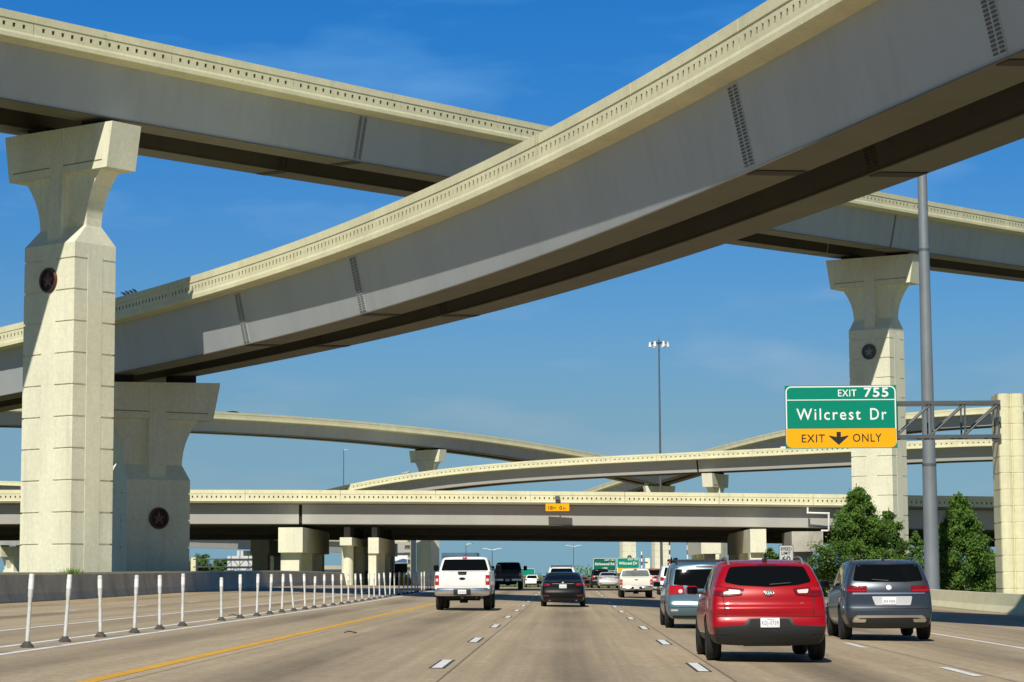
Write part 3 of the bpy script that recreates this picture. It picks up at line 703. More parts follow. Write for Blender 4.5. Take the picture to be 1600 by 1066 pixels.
def project_patch(car, name, m, poly, axis='rear', off=.006, r=.03, step=.09, parent=None, thick=.0):
    """panel with the given outline laid onto the body: axis 'rear' -> outline in (x, z), 'left'/'right' -> outline in (y, z)"""
    poly = round_poly(poly, r) if r > 0 else poly
    bm = bmesh.new(); f = bm.faces.new([bm.verts.new((p[0], 0, p[1])) for p in poly])
    bmesh.ops.triangulate(bm, faces=[f])
    xs = [p[0] for p in poly]; zs = [p[1] for p in poly]
    for (a, e, no) in ((min(xs), max(xs), (1, 0, 0)), (min(zs), max(zs), (0, 0, 1))):
        k = int((e - a) / step)
        for i in range(1, k + 1):
            c = a + (e - a) * i / (k + 1); co = (c, 0, 0) if no[0] else (0, 0, c)
            bmesh.ops.bisect_plane(bm, geom=bm.verts[:] + bm.edges[:] + bm.faces[:], plane_co=co, plane_no=no)
    hit = []; lasty = None
    for v in bm.verts:
        u, z = v.co.x, v.co.z
        if axis == 'rear': o, d = Vector((u, -3, z)), Vector((0, 1, 0))
        elif axis == 'left': o, d = Vector((-4, u, z)), Vector((1, 0, 0))
        else: o, d = Vector((4, u, z)), Vector((-1, 0, 0))
        loc, no, _, _ = car.bvh.ray_cast(o, d)
        if loc is None: hit.append(None); continue
        v.co = loc - d * off; hit.append(loc)
    bad = [v for v, h_ in zip(bm.verts, hit) if h_ is None]
    if bad: bmesh.ops.delete(bm, geom=bad, context='VERTS')
    want = Vector((0, -1, 0)) if axis == 'rear' else Vector((-1, 0, 0)) if axis == 'left' else Vector((1, 0, 0))
    bm.normal_update()
    for f in bm.faces:
        if f.normal.dot(want) < 0: f.normal_flip()
    # a rim that turns back into the body, so that the panel has thickness
    bnd = [e for e in bm.edges if e.is_boundary]
    ret = bmesh.ops.extrude_edge_only(bm, edges=bnd)
    for g in ret['geom']:
        if isinstance(g, bmesh.types.BMVert): g.co -= want * (off + .012)
    bm.normal_update()
    me = bpy.data.meshes.new(name); bm.to_mesh(me); bm.free(); me.materials.append(m)
    me.polygons.foreach_set('use_smooth', [True] * len(me.polygons)); me.set_sharp_from_angle(angle=R(40))
    return link_mesh(name, me, parent or car.root)
def mir(poly): return [(-x, z) for x, z in reversed(poly)]
def rbox(mb_dims, bev=.03, seg=3):
    bm = bmesh.new(); bmesh.ops.create_cube(bm, size=1)
    for v in bm.verts: v.co = Vector((v.co.x * mb_dims[0], v.co.y * mb_dims[1], v.co.z * mb_dims[2]))
    bmesh.ops.bevel(bm, geom=bm.edges[:], offset=min(bev, min(mb_dims) * .45), segments=seg, affect='EDGES', profile=.5)
    return bm
def add_rbox(car, name, m, c, d, bev=.03, rot=None, parent=None):
    bm = rbox(d, bev); me = bpy.data.meshes.new(name)
    if rot is not None: bmesh.ops.rotate(bm, verts=bm.verts, cent=(0, 0, 0), matrix=Euler(rot).to_matrix())
    bmesh.ops.translate(bm, verts=bm.verts, vec=c); bm.to_mesh(me); bm.free(); me.materials.append(m)
    me.polygons.foreach_set('use_smooth', [True] * len(me.polygons)); me.set_sharp_from_angle(angle=R(50))
    return link_mesh(name, me, parent or car.root)
WHEELS = {}
def wheel(car, x, y, r, w, rimr, side, style='alloy'):
    key = (round(r, 3), round(w, 3), side, style)
    if key not in WHEELS:
        Mx = Matrix.Rotation(R(90) * side, 4, 'Y')          # local +z points outwards
        b = MB(); s = r / .36
        b.lathe([(rimr, -w / 2), (r - .05, -w / 2), (r - .012, -w / 2 + .03), (r, -w / 2 + .06), (r, -.012), (r - .012, -.008), (r - .012, .008), (r, .012), (r, w / 2 - .06), (r - .012, w / 2 - .03), (r - .05, w / 2), (rimr, w / 2 - .01)], 36, Mx)
        t = b.build('tyre', M['tyre'], None, smooth=35)
        b = MB(); b.lathe([(rimr * 1.0, w / 2 - .012), (rimr * .96, w / 2 - .005), (rimr * .90, w / 2 - .03), (rimr * .88, -w * .2), (.0, -w * .2)], 28, Mx, 1)
        for k in range(5):
            a = 2 * math.pi * k / 5
            q = [Vector((math.cos(a + da) * rr_, math.sin(a + da) * rr_, zz)) for rr_, da, zz in ((.05, -.6, w / 2 - .02), (.05, .6, w / 2 - .02), (rimr * .93, .2, w / 2 - .025), (rimr * .93, -.2, w / 2 - .025))]
            q2 = [p - Vector((0, 0, .04)) for p in q]
            b.add([Mx @ p for p in q + q2], [(0, 1, 2, 3), (4, 5, 6, 7), (0, 1, 5, 4), (1, 2, 6, 5), (2, 3, 7, 6), (3, 0, 4, 7)])
        b.lathe([(0, w / 2 - .01), (.07, w / 2 - .012), (.07, w / 2 - .06)], 16, Mx)
        rm = b.build('rim', [M['rim'], M['under']], None, smooth=35)
        WHEELS[key] = (t.data, rm.data); bpy.data.objects.remove(t); bpy.data.objects.remove(rm)
    t, rm = WHEELS[key]
    wo = link_mesh('wheel', t, car.root); wo.location = (x, y, r)
    ro = link_mesh('rim', rm, wo)
    return wo
def start_car(name, label, cat, pos, yaw=0.0):
    car = Car(); car.root = thing(name, label, cat, pos, yaw); return car
def finish_shell(car, V, Fc, mats, arches, arch_r, hw, name='body', extra_cut=(), sub=2, zsplit=None):
    if zsplit: mats = list(mats) + [M['plastic']]
    me = bpy.data.meshes.new('shell'); me.from_pydata(V, [], Fc)
    bm = bmesh.new(); bm.from_mesh(me); bmesh.ops.recalc_face_normals(bm, faces=bm.faces); bm.to_mesh(me); bm.free()
    for m in mats: me.materials.append(m)
    o = link_mesh(name, me); md = o.modifiers.new('s', 'SUBSURF'); md.levels = sub; md.render_levels = sub
    me2 = evaluated(o); o.modifiers.clear(); o.data = me2
    car.bvh = BVHTree.FromPolygons([v.co.copy() for v in me2.vertices], [tuple(p.vertices) for p in me2.polygons])
    cut = MB()
    for y, z in arches:
        for sd in (-1, 1): cut.tube((sd * (hw - .30), y, z), (sd * (hw + .3), y, z), arch_r, n=32, mi=0)
    for c, d in extra_cut: cut.box(c, d)
    if cut.v:
        co = cut.build('cutter', M['under'])
        bo = o.modifiers.new('b', 'BOOLEAN'); bo.operation = 'DIFFERENCE'; bo.object = co; bo.solver = 'EXACT'
        try: bo.material_mode = 'TRANSFER'
        except Exception: pass
        me3 = evaluated(o); o.modifiers.clear()
        if len(me3.polygons) > 50: o.data = me3
        bpy.data.objects.remove(co)
    if zsplit:
        for p_ in o.data.polygons:
            if p_.material_index == 0 and p_.center.z < zsplit: p_.material_index = len(mats) - 1
    o.data.polygons.foreach_set('use_smooth', [True] * len(o.data.polygons)); o.data.set_sharp_from_angle(angle=R(32))
    o.parent = car.root; o.data.name = name
    return o
def plate_marks(p, x, z, y, w, h):
    b = MB()
    for q in (-.36, -.25, -.14, .03, .14, .25, .36): b.add([(x + w * (q - .035), y, z - h * .2), (x + w * (q + .035), y, z - h * .2), (x + w * (q + .035), y, z + h * .14), (x + w * (q - .035), y, z + h * .14)], [(0, 1, 2, 3)])
    o = b.build('plate_characters', M['plate_blur'], p)
M['plate_blur'] = mat('faded_plate_ink', (.34, .36, .40), .5)
def plate(car, x, z, y=None, w=.305, h=.152, text=None, off=.02, top=None):
    loc, no, _, _ = car.bvh.ray_cast(Vector((x, -3, z)), Vector((0, 1, 0)))
    yy = (loc.y if y is None else y) - off
    p = add_rbox(car, 'licence_plate', M['plate'], (x, yy, z), (w, .014, h), .012)
    if text:
        text_mesh('plate_lettering', text, M['plate_ink'], p, x - w * .43, x + w * .43, z - h * .34, z + h * .22, yy - .0095, bold=-.004, space=1.25)
        text_mesh('plate_lettering', top or 'TEXAS', M['plate_ink'], p, x - w * .18, x + w * .18, z + h * .29, z + h * .42, yy - .0095)
    else:
        plate_marks(p, x, z, yy - .0095, w, h)
    return p
def mirror_pair(car, hw, y, z, m, d=(.20, .11, .15), gap=.02):
    for sd in (-1, 1):
        a = add_rbox(car, 'side_mirror', m, (sd * (hw + gap + d[0] / 2), y, z), d, .05)
        add_rbox(car, 'mirror_arm', M['plastic'], (sd * (hw - .02), y + .01, z - d[2] * .25), (.14, .05, .05), .015, parent=a)
        add_rbox(car, 'mirror_glass', M['glass'], (sd * (hw + gap + d[0] / 2), y - d[1] / 2 - .001, z), (d[0] * .82, .008, d[2] * .78), .003, parent=a)
def on_rear(car, x, z):
    loc, no, _, _ = car.bvh.ray_cast(Vector((x, -3, z)), Vector((0, 1, 0))); return loc, no
def under_parts(car, hw, z0, rear_axle, track, r):
    b = MB(); b.tube((-hw * .6, rear_axle, r), (hw * .6, rear_axle, r), .05, n=8); b.box((0, rear_axle, r + .01), (.26, .26, .2))
    b.build('axle', M['under'], car.root)
def side_windows(car, polys):
    for p in polys:
        project_patch(car, 'side_window', M['glass'], p, 'left', .005, .05, .12)
        project_patch(car, 'side_window', M['glass'], p, 'right', .005, .05, .12)
def wipe(car, x0, z0, x1, z1):
    a, _ = on_rear(car, x0, z0); c, _ = on_rear(car, x1, z1); b = MB()
    b.tube(a + Vector((0, -.03, 0)), c + Vector((0, -.03, 0)), .014, .009, 6); b.build('rear_wiper', M['plastic'], car.root)
def rails(car, x, y0, y1, z, m, h=.06, r=.018):
    for sd in (-1, 1):
        b = MB(); n = 10; pts = []
        for i in range(n + 1):
            t = i / n; y = y0 + (y1 - y0) * t; zz = z(y) + h * min(1, math.sin(math.pi * t) * 2.2)
            pts.append(Vector((sd * x, y, zz)))
        for a, c in zip(pts[:-1], pts[1:]): b.tube(a, c, r, n=8)
        b.build('roof_rail', m, car.root, smooth=60)
def roof_z(car, x, y):
    loc, _, _, _ = car.bvh.ray_cast(Vector((x, y, 4)), Vector((0, 0, -1))); return loc.z if loc else 1.5
def oval(cx, cz, a, b_, n=18): return [(cx + a * math.cos(2 * math.pi * k / n), cz + b_ * math.sin(2 * math.pi * k / n)) for k in range(n)]
def exhaust(car, x, z, r=.03):
    b = MB(); b.tube((x, .04, z), (x, .45, z + .02), r, n=12); b.build('exhaust_pipe', M['galv_dk'], car.root, smooth=40)

def red_suv(pos, yaw):
    c = start_car('compact_suv', 'red compact SUV nearest the camera with its licence plate readable', 'car', pos, yaw); hw = .965; L = 4.44
    top = [(0, 1.57), (.4, 1.61), (1.2, 1.645), (2.0, 1.63), (2.6, 1.55), (3.4, 1.12), (3.7, 1.05), (4.2, .92), (4.44, .72)]
    belt = [(0, 1.12), (1, 1.09), (3, 1.0), (3.5, .97), (4.44, .64)]
    tail = [(.2, .22), (.34, .07), (.45, .0), (.60, -.01), (.70, .02), (.74, .05), (.78, .045), (.87, .035), (.91, .085), (.96, .10), (1.12, .13), (1.25, .21), (1.5, .40), (1.6, .50)]
    V, Fc = body_shell(hw, .27, L, top, belt, tail, [(0, .74), (1, .76), (3, .74), (3.5, .9), (4.4, .9)], [(0, .95), (.6, 1), (3.6, 1), (4.44, .92)], rows_low=(.05, .20, .37, .48, .53, .575, .67, .72, .80))
    finish_shell(c, V, Fc, [M['p_red'], M['under']], [(.98, .36), (3.62, .36)], .41, hw, zsplit=.44)
    for x in (-1, 1):
        for y in (.98, 3.62): wheel(c, x * (hw - .125), y, .355, .235, .225, x)
    project_patch(c, 'rear_window', M['glass'], [(-.60, 1.52), (-.3, 1.535), (.3, 1.535), (.60, 1.52), (.70, 1.275), (.45, 1.225), (0, 1.20), (-.45, 1.225), (-.70, 1.275)], r=.05)
    lamp = [(-.38, 1.170), (-.60, 1.195), (-.86, 1.225), (-.89, 1.09), (-.74, 1.045), (-.43, 1.070)]
    for pl in (lamp, mir(lamp)):
        t = project_patch(c, 'tail_lamp', M['lamp_dark'], pl, off=.014, r=.03, step=.06)
        sg = -1 if pl is lamp else 1
        rl = [(sg * .66, 1.195), (sg * .86, 1.205), (sg * .87, 1.145), (sg * .68, 1.140)]
        project_patch(c, 'brake_lens', M['lamp_red'], rl if sg > 0 else rl[::-1], off=.020, r=.015, step=.05, parent=t)
        cl = [(sg * .45, 1.150), (sg * .64, 1.166), (sg * .62, 1.100), (sg * .47, 1.098)]
        project_patch(c, 'reversing_lens', M['lamp_clear'], cl if sg > 0 else cl[::-1], off=.020, r=.015, step=.05, parent=t)
        sl = [(sg * .66, 1.130), (sg * .83, 1.140), (sg * .83, 1.118), (sg * .66, 1.112)]
        project_patch(c, 'lamp_bar', M['lamp_dark'], sl if sg > 0 else sl[::-1], off=.020, r=.008, step=.05, parent=t)
    bl = [(-.92, .565), (-.40, .600), (-.34, .705), (.34, .705), (.40, .600), (.92, .565), (.95, .40), (.75, .315), (-.75, .315), (-.95, .40)]
    bp = project_patch(c, 'bumper_cladding', M['plastic'], bl, off=.012, r=.03)
    rec = [(-.30, .695), (.30, .695), (.36, .560), (-.36, .560)]
    project_patch(c, 'plate_recess', M['under'], rec, off=.015, r=.02, parent=bp)
    sk = [(-.42, .335), (.42, .335), (.40, .285), (-.40, .285)]
    for sg in (-1, 1):
        rf = [(sg * .66, .49), (sg * .84, .50), (sg * .84, .46), (sg * .66, .45)]
        project_patch(c, 'bumper_reflector', M['plastic'], rf if sg > 0 else rf[::-1], off=.018, r=.012, parent=bp)
    seam = MB()
    pts = [on_rear(c, x, .742 - .01 * abs(x))[0] + Vector((0, -.004, 0)) for x in np.linspace(-.9, .9, 25)]
    for a, e in zip(pts[:-1], pts[1:]): seam.tube(a, e, .007, n=5)
    for sg in (-1, 1):
        pts = [on_rear(c, sg * (.70 + .10 * (z - .75)), z)[0] + Vector((0, -.004, 0)) for z in np.linspace(.745, 1.07, 9)]
        for a, e in zip(pts[:-1], pts[1:]): seam.tube(a, e, .006, n=5)
    seam.build('tailgate_seam', M['under'], c.root)
    plate(c, 0, .635, text='KDJ-0709', off=.03)
    em = project_patch(c, 'emblem', M['sign_black'], oval(0, 1.105, .078, .040), off=.016, r=0, step=.05)
    er = MB(); pts = [on_rear(c, x, z)[0] + Vector((0, -.018, 0)) for x, z in oval(0, 1.105, .078, .040, 24)]
    for i in range(24): er.tube(pts[i], pts[(i + 1) % 24], .006, n=5)
    er.build('emblem_ring', M['chrome'], em)
    y = on_rear(c, 0, 1.1)[0].y
    text_mesh('emblem_lettering', 'KIA', M['sign_white'], em, -.058, .058, 1.082, 1.128, y - .026, bold=.03)
    y = on_rear(c, -.5, .945)[0].y; text_mesh('badge_lettering', 'SPORTAGE', M['chrome'], c.root, -.58, -.36, .932, .956, y - .012, bold=.01)
    y = on_rear(c, .5, .945)[0].y; text_mesh('badge_lettering', 'LX', M['chrome'], c.root, .50, .555, .930, .954, y - .012, bold=.01)
    wipe(c, 0.02, 1.235, .36, 1.262)
    side_windows(c, [[(.62, 1.17), (.85, 1.50), (1.25, 1.53), (1.35, 1.12)], [(1.40, 1.12), (1.33, 1.53), (2.1, 1.54), (2.25, 1.10)], [(2.30, 1.10), (2.16, 1.54), (2.5, 1.50), (3.1, 1.13)]])
    cl = [(.05, .56), (.5, .50), (.60, .74), (.98, .84), (1.35, .74), (1.42, .42), (3.2, .42), (3.25, .74), (3.62, .84), (4.0, .74), (4.05, .34), (.2, .34)]
    rails(c, .60, .5, 2.2, lambda y: roof_z(c, .60, y) - .005, M['galv'])
    mirror_pair(c, hw - .02, 2.95, 1.13, M['p_red'])
    b = MB(); b.tube((0, .75, 1.62), (0, .45, 1.80), .008, .004, 6); b.box((0, .76, 1.635), (.07, .12, .05)); b.build('antenna', M['plastic'], c.root)
    b = MB(); b.tube((-.5, .8, .34), (.5, .8, .34), .06, n=10); b.box((0, .62, .32), (.75, .35, .14)); b.build('muffler', mat('rusty_muffler', (.16, .10, .05), .8, var=.5, vscale=8), c.root)
    hm = [(-.16, 1.565), (.16, 1.565), (.16, 1.548), (-.16, 1.548)]
    project_patch(c, 'high_brake_lamp', M['lamp_dark'], hm, off=.012, r=.006)
    under_parts(c, hw, .27, .98, .8, .355)
    return c
def slate_suv(pos, yaw):
    c = start_car('large_suv', 'slate grey SUV with a chrome strip, right of the red SUV', 'car', pos, yaw); hw = .985; L = 5.03
    top = [(0, 1.68), (.3, 1.73), (1.2, 1.77), (2.4, 1.76), (3.1, 1.66), (3.9, 1.18), (4.2, 1.12), (4.8, 1.0), (5.03, .78)]
    belt = [(0, 1.20), (1, 1.15), (3.5, 1.06), (4.1, 1.03), (5.03, .70)]
    tail = [(.2, .2), (.36, .05), (.5, .0), (.64, -.02), (.70, .02), (.78, .05), (1.0, .055), (1.2, .10), (1.3, .16), (1.65, .36), (1.75, .42)]
    V, Fc = body_shell(hw, .27, L, top, belt, tail, [(0, .77), (1, .79), (3.4, .76), (4.1, .9), (5, .9)], [(0, .95), (.7, 1), (4.2, 1), (5.03, .92)], ys=[0, .06, .2, .5, .95, 1.5, 2.0, 2.6, 3.2, 3.7, 4.1, 4.4, 4.7, 4.92, 5.03])
    finish_shell(c, V, Fc, [M['p_slate'], M['under']], [(1.06, .38), (4.04, .38)], .43, hw, zsplit=.36)
    for x in (-1, 1):
        for y in (1.06, 4.04): wheel(c, x * (hw - .13), y, .378, .25, .25, x)
    project_patch(c, 'rear_window', M['glass'], [(-.66, 1.655), (.66, 1.655), (.76, 1.30), (.4, 1.275), (-.4, 1.275), (-.76, 1.30)], r=.05)
    lamp = [(-.46, 1.195), (-.93, 1.205), (-.96, 1.07), (-.80, 1.045), (-.48, 1.055)]
    for pl in (lamp, mir(lamp)):
        t = project_patch(c, 'tail_lamp', M['lamp_dark'], pl, off=.014, r=.03, step=.06); sg = -1 if pl is lamp else 1
        cl = [(sg * .50, 1.105), (sg * .90, 1.115), (sg * .90, 1.085), (sg * .50, 1.075)]
        project_patch(c, 'lamp_bar', M['lamp_red'], cl if sg > 0 else cl[::-1], off=.020, r=.01, step=.05, parent=t)
    project_patch(c, 'chrome_strip', M['chrome'], [(-.78, 1.045), (.78, 1.045), (.78, 1.008), (-.78, 1.008)], off=.02, r=.01)
    rc = project_patch(c, 'plate_recess', M['p_silver'], [(-.37, .965), (.50, .965), (.46, .775), (-.30, .775)], off=.008, r=.03)
    plate(c, 0.0, .865, off=.022)
    em = project_patch(c, 'emblem', M['chrome'], oval(0, 1.15, .055, .055), off=.014, r=0, step=.05)
    project_patch(c, 'bumper_cladding', M['plastic'], [(-.95, .50), (.95, .50), (.93, .36), (.72, .30), (-.72, .30), (-.93, .36)], off=.008, r=.03)
    arch = [(-.80, .545), (-.74, .57), (.74, .57), (.80, .545), (.70, .445), (.62, .445), (.66, .50), (-.66, .50), (-.62, .445), (-.70, .445)]
    sk = project_patch(c, 'skid_trim', M['chrome'], [(-.78, .50), (-.70, .555), (.70, .555), (.78, .50), (.74, .455), (.60, .505), (-.60, .505), (-.74, .455)], off=.016, r=.015)
    for sg in (-1, 1):
        ex = [(sg * .50, .475), (sg * .80, .475), (sg * .78, .405), (sg * .52, .405)]
        project_patch(c, 'exhaust_trim', M['chrome'], ex if sg > 0 else ex[::-1], off=.018, r=.02)
        rf = [(sg * .70, .66), (sg * .90, .67), (sg * .90, .635), (sg * .70, .625)]
    seam = MB()
    pts = [on_rear(c, x, .70)[0] + Vector((0, -.004, 0)) for x in np.linspace(-.9, .9, 25)]
    for a, e in zip(pts[:-1], pts[1:]): seam.tube(a, e, .008, n=5)
    seam.build('tailgate_seam', M['under'], c.root)
    side_windows(c, [[(.50, 1.26), (.66, 1.58), (1.28, 1.65), (1.36, 1.20)], [(1.42, 1.20), (1.34, 1.65), (2.3, 1.66), (2.42, 1.16)], [(2.48, 1.16), (2.38, 1.66), (2.9, 1.60), (3.55, 1.19)]])
    rails(c, .68, .6, 2.9, lambda y: roof_z(c, .68, y) - .01, M['galv_dk'])
    mirror_pair(c, hw - .02, 3.4, 1.22, M['plastic'], (.22, .12, .17))
    wipe(c, 0, 1.30, -.35, 1.33)
    project_patch(c, 'high_brake_lamp', M['lamp_dark'], [(-.2, 1.705), (.2, 1.705), (.2, 1.69), (-.2, 1.69)], off=.012, r=.005)
    b = MB(); b.box((0, 1.0, 1.79), (.05, .18, .06)); b.build('antenna', M['plastic'], c.root)
    under_parts(c, hw, .27, 1.06, .8, .378); return c
def minivan(pos, yaw):
    c = start_car('minivan', 'pale blue minivan with roof rails just ahead of the red SUV', 'minivan', pos, yaw); hw = 1.0; L = 5.1
    top = [(0, 1.66), (.3, 1.70), (1.4, 1.74), (2.7, 1.72), (3.2, 1.62), (4.2, 1.12), (4.5, 1.04), (4.9, .92), (5.1, .74)]
    belt = [(0, 1.10), (1, 1.08), (3.5, .99), (4.3, .96), (5.1, .66)]
    tail = [(.2, .2), (.34, .05), (.48, -.0), (.60, -.02), (.65, .04), (.72, .06), (.95, .06), (1.12, .09), (1.5, .22), (1.7, .32)]
    V, Fc = body_shell(hw, .24, L, top, belt, tail, [(0, .79), (1, .81), (3.3, .78), (4.3, .9), (5.1, .9)], [(0, .96), (.7, 1), (4.2, 1), (5.1, .90)], ys=[0, .06, .2, .5, .95, 1.5, 2.0, 2.6, 3.2, 3.7, 4.2, 4.5, 4.8, 5.0, 5.1])
    finish_shell(c, V, Fc, [M['p_blue'], M['under']], [(.98, .34), (4.0, .34)], .39, hw)
    for x in (-1, 1):
        for y in (.98, 4.0): wheel(c, x * (hw - .12), y, .342, .225, .215, x)
    project_patch(c, 'rear_window', M['glass'], [(-.74, 1.53), (.74, 1.53), (.81, 1.13), (.45, 1.11), (.22, 1.03), (-.22, 1.03), (-.45, 1.11), (-.81, 1.13)], r=.05)
    lamp = [(-.55, 1.115), (-.93, 1.12), (-.97, .90), (-.90, .885), (-.52, .895)]
    for pl in (lamp, mir(lamp)):
        t = project_patch(c, 'tail_lamp', M['lamp_red'], pl, off=.014, r=.03, step=.06); sg = -1 if pl is lamp else 1
        project_patch(c, 'reversing_lens', M['lamp_clear'], oval(sg * .63, .965, .055, .05), off=.022, r=0, step=.05, parent=t)
    project_patch(c, 'high_brake_lamp', M['lamp_dark'], [(-.22, 1.60), (.22, 1.60), (.22, 1.575), (-.22, 1.575)], off=.012, r=.008)
    project_patch(c, 'plate_recess', M['p_blue'], [(-.36, .90), (.36, .90), (.34, .72), (-.34, .72)], off=.006, r=.03)
    plate(c, 0.0, .805, off=.02)
    add = [(-.9, .50), (.9, .50), (.9, .485), (-.9, .485)]
    project_patch(c, 'bumper_step', M['p_blue'], [(-.95, .63), (.95, .63), (.95, .565), (-.95, .565)], off=.02, r=.02)
    project_patch(c, 'bumper_lip', M['plastic'], [(-.92, .34), (.92, .34), (.88, .28), (-.88, .28)], off=.008, r=.02)
    for sg in (-1, 1):
        rf = [(sg * .70, .50), (sg * .88, .50), (sg * .88, .455), (sg * .70, .455)]
        project_patch(c, 'bumper_reflector', M['lamp_clear'], rf if sg > 0 else rf[::-1], off=.01, r=.012)
    side_windows(c, [[(.28, 1.16), (.42, 1.55), (1.40, 1.60), (1.45, 1.13)], [(1.5, 1.13), (1.46, 1.60), (2.5, 1.61), (2.62, 1.10)], [(2.68, 1.10), (2.56, 1.61), (2.95, 1.57), (3.75, 1.12)]])
    rails(c, .70, .25, 2.6, lambda y: roof_z(c, .70, y) - .01, M['plastic'], .07, .022)
    for y in (.55, 1.9):
        b = MB(); b.tube((-.70, y, roof_z(c, .7, y) + .06), (.70, y, roof_z(c, .7, y) + .06), .02, n=8); b.build('roof_crossbar', M['plastic'], c.root, smooth=60)
    mirror_pair(c, hw - .02, 3.55, 1.13, M['p_blue']); wipe(c, 0, 1.06, .40, 1.15)
    under_parts(c, hw, .24, .98, .8, .342); return c
def sedan(name, label, pos, yaw, m, hw=.93, H=1.45, L=4.88, dark=True, detail=True):
    c = start_car(name, label, 'car', pos, yaw)
    top = [(0, 1.04), (.35, 1.085), (.62, 1.10), (1.0, 1.27), (1.5, H - .06), (2.1, H), (2.7, H - .04), (3.0, H - .12), (3.75, 1.02), (4.0, .96), (4.6, .82), (L, .66)]
    belt = [(0, .93), (.8, .97), (1.6, .98), (3.2, .93), (3.9, .90), (L, .58)]
    tail = [(.15, .22), (.28, .06), (.40, .0), (.56, -.02), (.66, .02), (.80, .05), (.95, .07), (1.05, .03), (1.1, .02)]
    V, Fc = body_shell(hw, .20, L, top, belt, tail, [(0, .86), (.6, .84), (1.1, .72), (2, .70), (3, .70), (3.8, .88), (L, .9)], [(0, .93), (.7, 1), (3.8, 1), (L, .90)], ys=[0, .06, .2, .42, .62, .85, 1.15, 1.5, 2.0, 2.5, 3.0, 3.4, 3.8, 4.3, 4.7, L])
    finish_shell(c, V, Fc, [m, M['under']], [(1.0, .33), (3.83, .33)], .37, hw)
    for x in (-1, 1):
        for y in (1.0, 3.83): wheel(c, x * (hw - .115), y, .33, .22, .22, x)
    project_patch(c, 'rear_window', M['glass'], [(-.56, H - .085), (.56, H - .085), (.72, 1.135), (-.72, 1.135)], r=.05, off=.008)
    lamp = [(-.50, .955), (-.80, .985), (-.90, .96), (-.90, .855), (-.55, .87)]
    for pl in (lamp, mir(lamp)):
        t = project_patch(c, 'tail_lamp', M['lamp_dark' if dark else 'lamp_red'], pl, off=.012, r=.03, step=.06); sg = -1 if pl is lamp else 1
        project_patch(c, 'lamp_bulb', M['lamp_red'], oval(sg * .62, .915, .05, .035), off=.018, r=0, step=.05, parent=t)
        rf = [(sg * .58, .48), (sg * .82, .49), (sg * .82, .445), (sg * .58, .435)]
        project_patch(c, 'bumper_reflector', M['lamp_dark'], rf if sg > 0 else rf[::-1], off=.012, r=.01)
    project_patch(c, 'chrome_strip', M['chrome'], [(-.46, .962), (.46, .962), (.44, .94), (-.44, .94)], off=.014, r=.006)
    project_patch(c, 'emblem', M['chrome'], oval(0, 1.0, .055, .045), off=.012, r=0, step=.05)
    plate(c, 0, .84, off=.02)
    project_patch(c, 'bumper_lip', M['plastic'], [(-.75, .36), (.75, .36), (.70, .235), (-.70, .235)], off=.008, r=.03)
    seam = MB(); pts = [on_rear(c, x, .70)[0] + Vector((0, -.004, 0)) for x in np.linspace(-.8, .8, 17)]
    for a, e in zip(pts[:-1], pts[1:]): seam.tube(a, e, .007, n=5)
    seam.build('boot_seam', M['under'], c.root)
    side_windows(c, [[(1.0, 1.02), (1.35, 1.26), (1.95, H - .08), (2.05, 1.02)], [(2.12, 1.02), (2.02, H - .08), (2.7, H - .1), (3.4, 1.02)]])
    mirror_pair(c, hw - .03, 3.25, 1.0, m, (.22, .12, .15))
    for sg in (-1, 1): exhaust(c, sg * .55, .27, .04)
    under_parts(c, hw, .2, 1.0, .8, .33); return c
